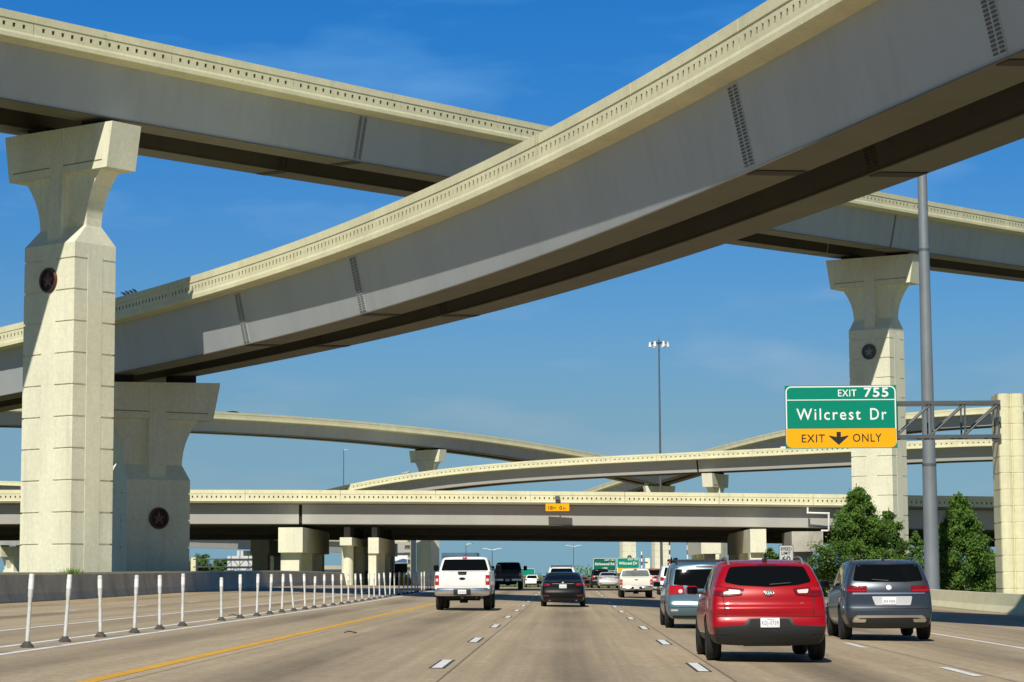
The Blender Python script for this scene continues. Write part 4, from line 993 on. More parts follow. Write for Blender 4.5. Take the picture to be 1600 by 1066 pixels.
def pickup(name, label, pos, yaw, m, hw=1.015, H=1.95, zb=1.40, Lb=1.95, L=5.9, z0=.52, r=.40, win=None, lamps='tall', bump='chrome', mir_d=(.2, .12, .24), detail='new', window_m='glass', bz=(.56, .78), lampz=(.92, 1.27)):
    c = start_car(name, label, 'pickup truck', pos, yaw)
    # lower body and bed
    top = [(0, zb), (Lb, zb), (3.7, zb - .05), (4.3, zb - .06), (5.5, zb - .14), (L, zb - .45)]
    def lower():
        ys = [0, .03, .12, .5, 1.2, 1.9, 2.6, 3.3, 4.0, 4.6, 5.2, 5.6, L - .1, L]; rings = []
        for y in ys:
            zt = ip(top, y); e = ip([(0, .972), (.03, .985), (.12, 1), (L - .5, 1), (L - .1, .93), (L, .82)], y); h = hw * e
            zz = [z0, z0 + .03, z0 + .18, z0 + .45, zt - .22, zt - .05, zt - .01]; ff = [.90, .955, .985, 1, .995, .975, .955]
            ring = [(0, y, z0)] + [(h * f, y + ip([(z0, .05), (z0 + .2, 0), (zt - .2, 0), (zt, .03)], z) * max(0, 1 - y), z) for f, z in zip(ff, zz)] + [(h * .90, y, zt), (h * .45, y, zt + .002), (0, y, zt + .003)]
            rings.append(ring + [(-x, yy, z) for x, yy, z in reversed(ring[1:-1])])
        return rings
    rings = lower(); n = len(rings[0]); V = [p for q in rings for p in q]; Fc = []
    for i in range(len(rings) - 1):
        for k in range(n): Fc.append((i * n + k, i * n + (k + 1) % n, (i + 1) * n + (k + 1) % n, (i + 1) * n + k))
    mm = n // 2
    for ri in (0, len(rings) - 1):
        base = ri * n; idx = []
        for j in range(1, mm):
            x, y, z = rings[ri][j]; row = [base + n - j]
            for cc in (-.7, -.35, 0, .35, .7): V.append((x * cc, y, z)); row.append(len(V) - 1)
            row.append(base + j); idx.append(row)
        for a, bq in zip(idx[:-1], idx[1:]):
            for k in range(len(a) - 1): Fc.append((a[k], a[k + 1], bq[k + 1], bq[k]))
        for row, tip in ((idx[0], base), (idx[-1], base + mm)):
            for k in range(len(row) - 1): Fc.append((row[k], row[k + 1], tip))
    ar = (1.25, 1.25 + 3.68 * L / 5.9)
    finish_shell(c, V, Fc, [m, M['under']], [(ar[0], r + .02), (ar[1], r + .02)], r + .08, hw, extra_cut=[((0, Lb / 2 + .02, zb - .05), (2 * hw - .26, Lb - .2, .95))])
    bvh_low = c.bvh
    # cab
    cl = L - Lb - .3; rwt = .80
    topc = [(0, H - .03), (.3, H), (1.2, H), (1.8, H - .06), (2.6, zb + .02)]
    rings = []
    for y in (0, .04, .15, .5, 1.0, 1.5, 1.9, 2.3, 2.62):
        zt = ip(topc, y); e = ip([(0, .95), (.04, .98), (.15, 1), (2, 1), (2.62, .97)], y); h = hw * .965 * e; rr_ = hw * rwt * e
        prs = [(0, zb - .35), (h * .9, zb - .35), (h, zb - .18), (h * .995, zb + .01)]
        for t, w in ((.4, .38), (.78, .74), (.92, .93)): prs.append((h + (rr_ - h) * w, zb + max(.01, zt - zb) * t))
        prs += [(rr_ * .90, zb + max(.012, zt - zb) * .985), (rr_ * .5, zb + max(.014, zt - zb)), (0, zb + max(.015, zt - zb) + .008)]
        tl = [(zb - .4, 0), (zb, 0), (H, .16)]
        ring = [(x, Lb + .02 + y + ip(tl, z) * max(0, 1 - y), z) for x, z in prs]
        rings.append(ring + [(-x, yy, z) for x, yy, z in reversed(ring[1:-1])])
    n = len(rings[0]); V = [p for q in rings for p in q]; Fc = []
    for i in range(len(rings) - 1):
        for k in range(n): Fc.append((i * n + k, i * n + (k + 1) % n, (i + 1) * n + (k + 1) % n, (i + 1) * n + k))
    mm = n // 2
    for ri in (0, len(rings) - 1):
        base = ri * n; idx = []
        for j in range(1, mm):
            x, y, z = rings[ri][j]; row = [base + n - j]
            for cc in (-.75, -.4, 0, .4, .75): V.append((x * cc, y - (.04 if ri == 0 else 0) * (1 - cc * cc), z)); row.append(len(V) - 1)
            row.append(base + j); idx.append(row)
        for a, bq in zip(idx[:-1], idx[1:]):
            for k in range(len(a) - 1): Fc.append((a[k], a[k + 1], bq[k + 1], bq[k]))
        for row, tip in ((idx[0], base), (idx[-1], base + mm)):
            for k in range(len(row) - 1): Fc.append((row[k], row[k + 1], tip))
    finish_shell(c, V, Fc, [m], [], .1, hw, name='cab')
    wz0, wz1 = zb + .035, H - .10
    project_patch(c, 'rear_window', M[window_m], [(-hw * .74, wz1), (hw * .74, wz1), (hw * .86, wz0), (-hw * .86, wz0)], off=.008, r=.06)
    project_patch(c, 'high_brake_lamp', M['lamp_red'], [(-.09, H - .03), (.09, H - .03), (.09, H - .085), (-.09, H - .085)], off=.014, r=.01)
    side_windows(c, [[(Lb + .25, zb + .07), (Lb + .32, H - .14), (Lb + 1.1, H - .12), (Lb + 1.15, zb + .06)], [(Lb + 1.22, zb + .06), (Lb + 1.18, H - .12), (Lb + 1.65, H - .16), (Lb + 2.35, zb + .07)]])
    mirror_pair(c, hw - .0, Lb + 2.1, zb + .14, M['plastic'], mir_d, .06)
    c.bvh = bvh_low
    for x in (-1, 1):
        for y in ar: wheel(c, x * (hw - .15), y, r, .28, r * .6, x)
    lz0, lz1 = lampz; lw = .14 * hw
    for sg in (-1, 1):
        pl = [(sg * (hw * .965 - lw), lz1), (sg * hw * .972, lz1), (sg * hw * .972, lz0), (sg * (hw * .965 - lw), lz0)]
        t = project_patch(c, 'tail_lamp', M['lamp_red'], pl if sg > 0 else pl[::-1], off=.014, r=.02, step=.08)
        mz = (lz0 + lz1) / 2
        cl_ = [(sg * (hw * .965 - lw * .8), mz + .05), (sg * hw * .94, mz + .05), (sg * hw * .94, mz - .05), (sg * (hw * .965 - lw * .8), mz - .05)]
        project_patch(c, 'reversing_lens', M['lamp_clear' if detail == 'new' else 'amber'], cl_ if sg > 0 else cl_[::-1], off=.022, r=.01, parent=t)
    # tailgate panel with a pressed outline
    tg = project_patch(c, 'tailgate', m, [(-hw * .79, zb - .015), (hw * .79, zb - .015), (hw * .79, zb - .60), (-hw * .79, zb - .60)], off=.016, r=.02)
    if detail == 'new':
        project_patch(c, 'tailgate_handle', M['plastic'], [(-.17, zb + .0), (.17, zb + .0), (.14, zb - .125), (-.14, zb - .125)], off=.024, r=.04, parent=tg)
        project_patch(c, 'emblem', M['p_black'], oval(0, zb - .26, .115, .048), off=.022, r=0, step=.06, parent=tg)
        project_patch(c, 'pressed_panel', m, [(-.62, zb - .42), (-.50, zb - .36), (.50, zb - .36), (.62, zb - .42), (.62, zb - .52), (-.62, zb - .52)], off=.021, r=.03, parent=tg)
    else:
        project_patch(c, 'tailgate_handle', M['plastic'], [(-.09, zb - .12), (.09, zb - .12), (.09, zb - .17), (-.09, zb - .17)], off=.022, r=.01, parent=tg)
    bz0, bz1 = bz; bmat = M['chrome'] if bump == 'chrome' else m
    bmb = MB()
    def bring(x, y0, yi): return [Vector((x, y0, bz0 + .03)), Vector((x, y0 - .03, (bz0 + bz1) / 2)), Vector((x, y0, bz1)), Vector((x, yi, bz1)), Vector((x, yi, bz0))]
    bmb.loft([bring(sg * xx, y0, yi) for sg, xx, y0, yi in ((-1, hw * .985, .08, .3), (-1, hw * .95, -.05, .12), (-1, .75, -.12, .1), (-1, .3, -.13, .1), (1, .3, -.13, .1), (1, .75, -.12, .1), (1, hw * .95, -.05, .12), (1, hw * .985, .08, .3))])
    bo = bmb.build('bumper', bmat, c.root, smooth=40)
    add_rbox(c, 'bumper_step', M['plastic'], (0, -.06, (bz0 + bz1) / 2 - .005), (.62, .22, bz1 - bz0 - .0), .02, parent=bo)
    add_rbox(c, 'bumper_pad', M['plastic'], (0, -.03, bz1 + .012), (hw * 1.8, .16, .022), .008, parent=bo)
    loc = Vector((0, -.18, (bz0 + bz1) / 2)); p = add_rbox(c, 'licence_plate', M['plate'], loc, (.30, .014, .15), .01)
    plate_marks(p, 0, loc.z, -.1895, .30, .15)
    b = MB(); b.tube((-.6, 1.25, r), (.6, 1.25, r), .06, n=10); b.tube((0, 1.25, r - .14), (0, 1.25, r + .14), .15, n=12); b.box((0, .35, .47), (1.3, .10, .12)); b.box((-.45, 1.6, .55), (.1, 3, .14)); b.box((.45, 1.6, .55), (.1, 3, .14)); b.build('frame_and_axle', M['under'], c.root)
    b = MB(); b.tube((.50, .15, .46), (.50, 1.0, .48), .035, n=10); b.build('exhaust_pipe', M['galv_dk'], c.root)
    b = MB(); b.box((0, -.02, .47), (.10, .30, .09)); b.build('tow_hitch', M['under'], c.root)
    return c
def far_suv(name, label, pos, yaw, m, hw=.94, H=1.68, L=4.6, rack=False, cat='car'):
    c = start_car(name, label, cat, pos, yaw)
    top = [(0, H - .08), (.4, H - .03), (1.2, H), (2.0, H - .01), (2.7, H - .1), (3.5, 1.12), (3.8, 1.05), (4.3, .92), (L, .72)]
    belt = [(0, 1.10), (1, 1.08), (3, 1.0), (3.6, .97), (L, .64)]
    tail = [(.2, .22), (.34, .07), (.45, .0), (.60, -.01), (.70, .02), (.76, .055), (.95, .075), (1.12, .12), (1.5, .33), (1.65, .44)]
    V, Fc = body_shell(hw, .27, L, top, belt, tail, [(0, .75), (1, .77), (3, .75), (3.6, .9), (L, .9)], [(0, .95), (.6, 1), (3.6, 1), (L, .92)], ys=[0, .06, .2, .5, .9, 1.4, 1.9, 2.4, 2.9, 3.4, 3.7, 4.0, L - .3, L - .1, L])
    finish_shell(c, V, Fc, [m, M['under']], [(.98, .35), (3.7, .35)], .40, hw)
    for x in (-1, 1):
        for y in (.98, 3.7): wheel(c, x * (hw - .125), y, .35, .23, .22, x)
    project_patch(c, 'rear_window', M['glass'], [(-.58, H - .13), (.58, H - .13), (.70, 1.17), (-.70, 1.17)], r=.05, off=.008)
    for sg in (-1, 1):
        pl = [(sg * .60, 1.10), (sg * .88, 1.14), (sg * .90, .90), (sg * .70, .90)]
        project_patch(c, 'tail_lamp', M['lamp_red'], pl if sg > 0 else pl[::-1], off=.014, r=.03, step=.08)
    project_patch(c, 'bumper_cladding', M['plastic'], [(-.90, .50), (.90, .50), (.85, .32), (-.85, .32)], off=.01, r=.03)
    plate(c, 0, .80, off=.02)
    side_windows(c, [[(.55, 1.16), (.75, H - .15), (1.4, H - .11), (1.5, 1.12)], [(1.56, 1.12), (1.48, H - .11), (2.4, H - .15), (3.1, 1.12)]])
    mirror_pair(c, hw - .02, 3.0, 1.12, m)
    if rack:
        rails(c, .58, .4, 2.3, lambda y: roof_z(c, .58, y) - .005, M['plastic'], .07)
        for y in (.55, 1.9):
            b = MB(); b.tube((-.58, y, roof_z(c, .58, y) + .06), (.58, y, roof_z(c, .58, y) + .06), .02, n=8); b.build('roof_crossbar', M['plastic'], c.root, smooth=60)
    under_parts(c, hw, .27, .98, .8, .35); return c

def road_pos(x, y): return (x, y, zr(x, y) + .004)
red_suv(road_pos(3.19, 36.0), R(0.0))
slate_suv(road_pos(6.93, 49.0), R(-1.6))
minivan(road_pos(3.50, 58.0), 0)
pickup('pickup_truck', 'big white pickup truck in the left lane beside the row of posts', road_pos(-3.83, 81), 0, M['p_white'])
sedan('sedan', 'black sedan in the middle lane with a thin chrome strip', road_pos(-.24, 93), 0, M['p_black'])
pickup('pickup_truck', 'old cream white pickup truck with a pale rear window', road_pos(3.72, 124), 0, M['p_cream'], hw=.92, H=1.62, zb=1.14, Lb=1.8, L=5.0, z0=.42, r=.36, detail='old', bz=(.50, .64), lampz=(.72, 1.02), mir_d=(.16, .1, .14), window_m='clear_glass')
pickup('pickup_truck', 'black pickup truck with wide towing mirrors beyond the white one', road_pos(-4.4, 162), 0, M['p_black'], H=1.98, zb=1.40, mir_d=(.26, .12, .34), r=.42)
far_suv('suv', 'small white SUV far ahead beyond the overpass, right of the black pickup', road_pos(-4.9, 300), 0, M['p_white'])
far_suv('suv', 'white SUV with a black roof rack hidden behind the black sedan', road_pos(-.40, 129), 0, M['p_white'], hw=.93, H=1.70, rack=True)
sedan('sedan', 'silver sedan left of the old cream white pickup', road_pos(3.45, 196), 0, M['p_silver'], dark=False, H=1.44)
far_suv('suv', 'black SUV half hidden behind the silver sedan', road_pos(3.0, 214), 0, M['p_black'], H=1.80)
sedan('sedan', 'tiny red sedan far ahead between the black sedan and the black SUV', road_pos(1.75, 296), 0, M['p_dkred'])
far_suv('suv', 'dark red SUV far ahead right of the old cream white pickup', road_pos(7.3, 192), 0, M['p_dkred'], H=1.75)
far_suv('van', 'white van with red lamps showing left of the blue minivan', road_pos(6.5, 138), 0, M['p_white'], hw=.98, H=1.85, cat='van')

# ------------------------------------------------------------------ signs
def panel(mb, x0, x1, z0, z1, y, r=.0, n=6, mi=0, th=.0):
    pts = []
    for cx, cz, a0 in ((x1 - r, z1 - r, 0), (x0 + r, z1 - r, 90), (x0 + r, z0 + r, 180), (x1 - r, z0 + r, 270)):
        if r <= 0: pts.append((cx, cz)); continue
        for k in range(n + 1):
            a = R(a0 + 90 * k / n); pts.append((cx + r * math.cos(a), cz + r * math.sin(a)))
    if th: mb.loft([[Vector((x, y, z)) for x, z in pts], [Vector((x, y + th, z)) for x, z in pts]], mi)
    else: mb.add([(x, y, z) for x, z in pts], [tuple(range(len(pts)))], mi)
def exit_sign():
    Y = 101.0; A0, A1 = at(1226, 603, Y), at(1402.5, 700, Y)
    x0, x1, z1, z0 = A0.x, A1.x, A0.z, A1.z; w, h = x1 - x0, z1 - z0
    X = lambda px: x0 + w * (px - 137) / 520; Z = lambda py: z1 - h * (py - 70) / 284
    r = thing('exit_sign', 'green and yellow exit sign for Wilcrest Dr hanging over the right lanes', 'road sign', ((x0 + x1) / 2, Y, z0))
    b = MB(); panel(b, x0, x1, z0, z1, Y, 0, th=.06); b.build('sign_panel', M['sign_green'], r, world=True)
    b = MB(); panel(b, x0 + .03, x1 - .03, z0 + .03, z1 - .03, Y - .004, .26); b.build('white_border', M['sign_white'], r, world=True)
    g = .085
    b = MB(); zl = Z(135); zy = Z(265); yy = Y - .008
    # upper green field in two pieces around the white rule, lower yellow field
    def half(mb, xa, xb, za, zb_, top, rad):
        pts = []
        if top:
            pts = [(xa, za), (xb, za)]
            for cx, a0 in ((xb - rad, 0), (xa + rad, 90)):
                for k in range(7): a = R(a0 + 15 * k); pts.append((cx + rad * math.cos(a), zb_ - rad + rad * math.sin(a)))
        else:
            pts = [(xb, zb_), (xa, zb_)]
            for cx, a0 in ((xa + rad, 180), (xb - rad, 270)):
                for k in range(7): a = R(a0 + 15 * k); pts.append((cx + rad * math.cos(a), za + rad + rad * math.sin(a)))
        mb.add([(x, yy, z) for x, z in pts], [tuple(range(len(pts)))])
    half(b, x0 + g, x1 - g, zl + .022, z1 - g, True, .2)
    b.add([(x0 + g, yy, zy), (x1 - g, yy, zy), (x1 - g, yy, zl - .022), (x0 + g, yy, zl - .022)], [(0, 1, 2, 3)])
    b.build('green_field', M['sign_green'], r, world=True)
    b = MB(); half(b, x0 + .04, x1 - .04, z0 + .04, zy, False, .22); b.build('yellow_field', M['sign_yellow'], r, world=True)
    # the text helper works in the parent's frame
    def T(name, s, m, pxa, pxb, pya, pyb, bold, space=1.12):
        text_mesh(name, s, m, r, X(pxa) - r.location.x, X(pxb) - r.location.x, Z(pyb) - z0, Z(pya) - z0, -.012, bold, space=space)
    T('exit_lettering', 'EXIT', M['sign_white'], 385, 471, 89, 120, .010); T('exit_number', '755', M['sign_white'], 506, 620, 81, 124, .02)
    T('street_name', 'Wilcrest', M['sign_white'], 189, 489, 174, 226, .008, 1.22); T('street_name', 'Dr', M['sign_white'], 533, 609, 174, 226, .008, 1.22)
    T('exit_only_lettering', 'EXIT', M['sign_black'], 212, 320, 291, 327, .008); T('exit_only_lettering', 'ONLY', M['sign_black'], 450, 584, 289, 326, .008)
    ax, b = 384.5, MB()
    pts = [(ax - 10, 280), (ax + 10, 280), (ax + 10, 303), (ax + 45, 296), (ax + 45, 300), (ax, 339), (ax - 45, 300), (ax - 45, 296), (ax - 10, 303)]
    b.add([(X(p[0]), Y - .012, Z(p[1])) for p in pts], [(0, 1, 2, 8), (2, 3, 4, 5), (8, 2, 5), (8, 5, 6, 7)]); b.build('down_arrow', M['sign_black'], r, world=True)
    # cantilever truss and its column
    s = thing('sign_gantry', 'grey steel sign truss on a grooved cream column behind the barrier', 'sign gantry', (at(1578, 900, Y + .5).x, Y + .9, zr(17, 90) - .6))
    ztop, zbot = at(1500, 629, Y + .3).z, at(1500, 682, Y + .3).z; xe = at(1561, 650, Y + .3).x; xs = x0 + .5
    b = MB(); ys = (Y + .35, Y + 1.35)
    for y in ys:
        for z in (ztop, zbot): b.box(((xs + xe) / 2, y, z), (xe - xs, .14, .16))
    n = 6; dx = (xe - xs) / n
    for y in ys:
        for i in range(n + 1):
            b.box((xs + dx * i, y, (ztop + zbot) / 2), (.07, .07, ztop - zbot - .16))
            if i < n: b.tube((xs + dx * i, y, zbot + .08), (xs + dx * (i + 1), y, ztop - .08), .05, n=6)
    for i in range(n + 1):
        for z in (ztop, zbot): b.box((xs + dx * i, (ys[0] + ys[1]) / 2, z), (.07, ys[1] - ys[0] - .15, .07))
        if i < n: b.tube((xs + dx * i, ys[0] + .05, zbot), (xs + dx * (i + 1), ys[1] - .05, zbot), .035, n=6)
    b.build('truss', M['truss'], s, world=True)
    b = MB()
    for xx in (x0 + .5, (x0 + x1) / 2, x1 - .5): b.box((xx, Y + .17, (z0 + z1) / 2), (.09, .20, h * .94))
    b.build('sign_bracket', M['galv'], s, world=True)
    # column: two rounded front faces with rings of grooves
    ct = at(1580, 616, Y + .9).z; cx0, cx1 = at(1563, 800, Y + .6).x, at(1600, 800, Y + .6).x + .12
    def crossing(gap): 
        k = 1 - gap; w2 = (cx1 - cx0) / 2; c = (cx0 + cx1) / 2; pts = []
        for sx_ in (-1, 1):
            cc = c + sx_ * w2 / 2
            for q in range(7):
                a = R(180 + 30 * q); pts.append((cc + w2 / 2 * .97 * k * math.cos(a), Y + .6 + .16 * k * math.sin(a)))
        return pts + [(c + w2 * k, Y + .6 + 1.5), (c - w2 * k, Y + .6 + 1.5)]
    b = MB(); z = s.location.z; rings = []
    while z < ct - .05:
        ze = min(z + .74, ct)
        rings += [[Vector((x, y, zz)) for x, y in crossing(gp)] for zz, gp in ((z, .07), (z + .03, .07), (z + .031, 0), (ze - .031, 0), (ze - .03, .07))]
        z = ze
    rings.append([Vector((x, y, ct)) for x, y in crossing(.04)])
    b.loft(rings); b.build('column', M['barrier'], s, world=True)
    b = MB(); b.box(((cx0 + xe) / 2 + .02, Y + .85, (ztop + zbot) / 2), (cx0 - xe + .1, 1.3, .22)); b.box(((cx0 + xe) / 2 + .02, Y + .85, ztop), (cx0 - xe + .1, 1.2, .2)); b.box(((cx0 + xe) / 2 + .02, Y + .85, zbot), (cx0 - xe + .1, 1.2, .2))
    b.build('mounting_plate', M['galv_dk'], s, world=True)
exit_sign()

def small_sign_posts(mb, x, y, z0, z1, r=.05): mb.tube((x, y, z0), (x, y, z1), r, n=8)
def speed_sign():
    Y = 150.0; a, c = at(1217, 852, Y), at(1240, 887, Y); h = (c.x - a.x) * 1.27
    r = thing('speed_limit_sign', 'white speed limit sign partly hidden behind the red SUV roof', 'road sign', ((a.x + c.x) / 2, Y, zr(17, Y)))
    b = MB(); panel(b, a.x, c.x, a.z - h, a.z, Y, .06, th=.02); b.build('sign_panel', M['sign_black'], r, world=True)
    b = MB(); panel(b, a.x + .035, c.x - .035, a.z - h + .035, a.z - .035, Y - .006, .05); b.build('white_face', M['sign_white_shade'], r, world=True)
    w = c.x - a.x; lx = -w / 2; zt_ = a.z - r.location.z
    text_mesh('sign_lettering', 'SPEED', M['sign_black'], r, lx + .11 * w, lx + .89 * w, zt_ - .30 * h, zt_ - .12 * h, -.012, .02)
    text_mesh('sign_lettering', 'LIMIT', M['sign_black'], r, lx + .17 * w, lx + .83 * w, zt_ - .53 * h, zt_ - .36 * h, -.012, .02)
    text_mesh('sign_number', '60', M['sign_black'], r, lx + .20 * w, lx + .80 * w, zt_ - .92 * h, zt_ - .60 * h, -.012, .02)
    b = MB(); small_sign_posts(b, (a.x + c.x) / 2, Y + .08, r.location.z - .2, a.z - .1); b.build('post', M['galv'], r, world=True)
speed_sign()
def clearance_sign():
    s = s_at_px(C1, 871); y0 = dpt(C1, s, 0, 0).y; Y = y0 - .25; a, c = at(852.5, 787, Y), at(889.5, 798.5, Y)
    r = thing('clearance_sign', 'yellow 18 foot clearance sign fixed to the edge of the level overpass', 'road sign', ((a.x + c.x) / 2, Y, c.z))
    b = MB(); panel(b, a.x, c.x, c.z, a.z, Y, .05, th=.03); b.build('sign_panel', M['sign_yellow'], r, world=True)
    w, h = c.x - a.x, a.z - c.z
    for t, f0, f1, k in (('18', .12, .30, .8), ('FT', .33, .44, .55), ('0', .58, .69, .8), ('IN', .73, .84, .5)):
        text_mesh('sign_lettering', t, M['sign_black'], r, -w / 2 + f0 * w, -w / 2 + f1 * w, h * .16, h * (.16 + .66 * k), -.01, .02)
    b = MB(); b.tube(((a.x + c.x) / 2, Y + .05, a.z - .05), ((a.x + c.x) / 2, Y + .05, a.z + .45), .06, n=8); b.box(((a.x + c.x) / 2, Y + .02, a.z + .55), (.45, .3, .36)); b.box(((a.x + c.x) / 2, Y + .16, a.z - h / 2), (.1, .2, .1)); b.build('mounting_bracket', M['galv_dk'], r, world=True)
clearance_sign()
def far_green(label, p0, p1, Y, lines, yellow=False):
    a, c = at(*p0, Y), at(*p1, Y); w, h = c.x - a.x, a.z - c.z
    r = thing('guide_sign', label, 'road sign', ((a.x + c.x) / 2, Y, c.z))
    b = MB(); panel(b, a.x, c.x, c.z, a.z, Y, .2, th=.1); b.build('sign_panel', M['sign_white'], r, world=True)
    b = MB(); panel(b, a.x + .05, c.x - .05, c.z + (h * .32 if yellow else .05), a.z - .05, Y - .02, .15); b.build('green_field', M['sign_green_shade' if len(lines) == 3 else 'sign_green'], r, world=True)
    if yellow:
        b = MB(); panel(b, a.x + .09, c.x - .09, c.z + .09, c.z + h * .31, Y - .02, .1); b.build('yellow_field', M['sign_yellow'], r, world=True)
    for t, x0, x1, z0, z1 in lines: text_mesh('sign_lettering', t, M['sign_white'], r, -w / 2 + x0 * w, -w / 2 + x1 * w, z0 * h, z1 * h, -.04, .02)
    return r, a, c
_, ga, gc = far_green('plain dark green guide sign reading Kirkwood Rd far ahead', (927, 872.5), (962.7, 892), 330, [('EXIT 754', .5, .93, .80, .91), ('Kirkwood Rd', .08, .92, .44, .66), ('1 MILE', .40, .62, .16, .28)])
_, gb, gd = far_green('far green guide sign with a yellow strip reading Wilcrest Dr', (964, 872), (999, 895), 330, [('EXIT 755', .5, .93, .84, .94), ('Wilcrest Dr', .08, .92, .55, .74)], True)
s = thing('sign_gantry', 'far truss carrying the two small green guide signs under the overpass', 'sign gantry', (at(1012, 900, 331).x, 331, -1.8))
b = MB()
for z in (ga.z - .6, ga.z - 1.6):
    for y in (330.5, 331.4): b.box(((ga.x + at(1012, 900, 331).x) / 2, y, z), (at(1012, 900, 331).x - ga.x, .12, .12))
b.build('truss', M['truss'], s, world=True)
b = MB(); b.box((at(1012, 900, 331).x, 331, (ga.z - 1.8) / 2), (.7, .9, ga.z + 1.8)); b.build('column', M['cream'], s, world=True)
_, ta, tcx = far_green('teal guide sign far ahead above the small white SUV', (815, 888.5), (835.5, 900), 420, [])
s = thing('sign_gantry', 'thin posts holding the teal guide sign far ahead', 'sign gantry', ((ta.x + tcx.x) / 2, 420.4, -3))
b = MB(); b.tube((ta.x + .4, 420.4, -3), (ta.x + .4, 420.4, ta.z), .12, n=8); b.tube((tcx.x - .4, 420.4, -3), (tcx.x - .4, 420.4, ta.z), .12, n=8); b.build('post', M['galv'], s, world=True)

# left gantry seen from behind, under the overpass
Y = 300.0; px_, pz_ = at(302, 872, Y), at(376, 869, Y)
s = thing('sign_gantry', 'truss with the plain backs of two white signs on a cream column', 'sign gantry', (px_.x, Y, -1.2))
b = MB(); tz, bz_ = at(302, 874, Y).z, at(302, 886, Y).z; xr = at(394, 870, Y).x
for z in (tz, bz_):
    for y in (Y, Y + 1): b.box(((px_.x + xr) / 2, y, z), (xr - px_.x, .13, .13))
n = 9; dx = (xr - px_.x) / n
for i in range(n): b.tube((px_.x + dx * i, Y, bz_ if i % 2 else tz), (px_.x + dx * (i + 1), Y, tz if i % 2 else bz_), .05, n=6)
b.build('truss', M['truss'], s, world=True)
b = MB(); b.box((px_.x, Y + .5, (at(302, 871, Y).z - 1.2) / 2), (.65, 1.1, at(302, 871, Y).z + 1.2)); b.build('column', M['barrier'], s, world=True)
t0, t1 = at(355.5, 869, Y + 1.2), at(394, 891, Y + 1.2)
r = thing('road_sign', 'broad white back of a sign panel on the left truss', 'road sign', ((t0.x + t1.x) / 2, Y + 1.2, t1.z)); b = MB(); panel(b, t0.x, t1.x, t1.z, t0.z, Y + 1.1, th=.08); b.build('sign_panel', M['alu'], r, world=True)
for q in (.15, .5, .85):
    b = MB(); b.box((t0.x + (t1.x - t0.x) * q, Y + 1.07, (t0.z + t1.z) / 2), (.12, .05, t0.z - t1.z)); b.build('sign_stiffener', M['galv'], r, world=True)
t0, t1 = at(370.5, 860.5, Y + 1.2), at(380, 868.8, Y + 1.2)
r = thing('road_sign', 'small white back of a sign tab above the broad sign back', 'road sign', ((t0.x + t1.x) / 2, Y + 1.2, t1.z)); b = MB(); panel(b, t0.x, t1.x, t1.z, t0.z, Y + 1.1, th=.08); b.build('sign_panel', M['alu'], r, world=True)
b = MB(); b.box(((t0.x + t1.x) / 2, Y + 1.07, (t0.z + t1.z) / 2), (.1, .05, t0.z - t1.z)); b.build('sign_stiffener', M['galv'], r, world=True)

# ------------------------------------------------------------------ poles
Y = 112.0; b0 = at(1456.5, 915, Y); tp = at(1431, 150, Y); k = 40 / (tp.z + .6)
r = thing('light_pole', 'thick grey steel light pole rising behind the right barrier', 'light pole', (b0.x, Y, zr(17, Y) - .6)); x0 = b0.x
b = MB(); zz = -.6; base = r.location.z
for z0, z1, r0, r1 in ((0, 7.6, .385, .345), (7.4, 18.4, .325, .265), (18.2, 31, .25, .20), (30.8, 42, .19, .14)): b.tube((x0, Y, base + z0), (x0, Y, base + z1), r0, r1, n=24)
b.build('pole', M['galv'], r, smooth=50, world=True)
for z0, rr_ in ((7.5, .355), (18.3, .275)):
    b = MB(); b.tube((x0, Y, base + z0 - .07), (x0, Y, base + z0 + .07), rr_, n=24); b.build('pole_joint', M['galv_dk'], r, world=True)
b = MB(); b.tube((x0, Y, base - .2), (x0, Y, base + .25), .6, n=24); b.build('base_flange', M['galv_dk'], r, world=True)
b = MB()
for q in range(12):
    a = R(30 * q + 8); b.tube((x0 + .2 * math.cos(a), Y + .2 * math.sin(a), base + 42), (x0 + 1.4 * math.cos(a), Y + 1.4 * math.sin(a), base + 41.9), .03, n=6)
    b.tube((x0 + 1.4 * math.cos(a), Y + 1.4 * math.sin(a), base + 42.2), (x0 + 1.4 * math.cos(a), Y + 1.4 * math.sin(a), base + 41.6), .08, .26, n=8)
b.build('lamp_ring', M['galv'], r, world=True)
def high_mast(label, px, ytop, Y, rad):
    p = at(px, ytop, Y); g = prof(Y) - .7
    r = thing('high_mast_light', label, 'light pole', (p.x, Y, g)); b = MB(); b.tube((p.x, Y, g), (p.x, Y, p.z), .30, .15, n=12); b.build('pole', M['galv_dk'], r, world=True, smooth=50)
    b = MB(); n = 12
    for q in range(n):
        a = 2 * math.pi * q / n; c = Vector((p.x + rad * math.cos(a), Y + rad * math.sin(a), p.z + .1)); c2 = Vector((p.x + rad * math.cos(a + 2 * math.pi / n), Y + rad * math.sin(a + 2 * math.pi / n), p.z + .1))
        b.tube(c, c2, .07, n=6); b.tube((p.x, Y, p.z + .15), c, .05, n=6)
    b.tube((p.x, Y, p.z), (p.x, Y, p.z + .9), .18, .1, n=8); b.tube((p.x, Y, p.z + .9), (p.x, Y, p.z + 1.9), .03, n=6); b.build('lamp_ring', M['galv_dk'], r, world=True)
    for q in range(n // 2):
        a = 4 * math.pi * q / n; c = Vector((p.x + rad * math.cos(a), Y + rad * math.sin(a), p.z + .1))
        b = MB(); b.tube(c + Vector((0, 0, .2)), c - Vector((0, 0, .75)), .22, .42, n=10); b.build('floodlight', M['alu'], r, world=True)
high_mast('tall thin high mast light with a ring of lamps standing against the sky', 1029.5, 537, 450, 1.75)
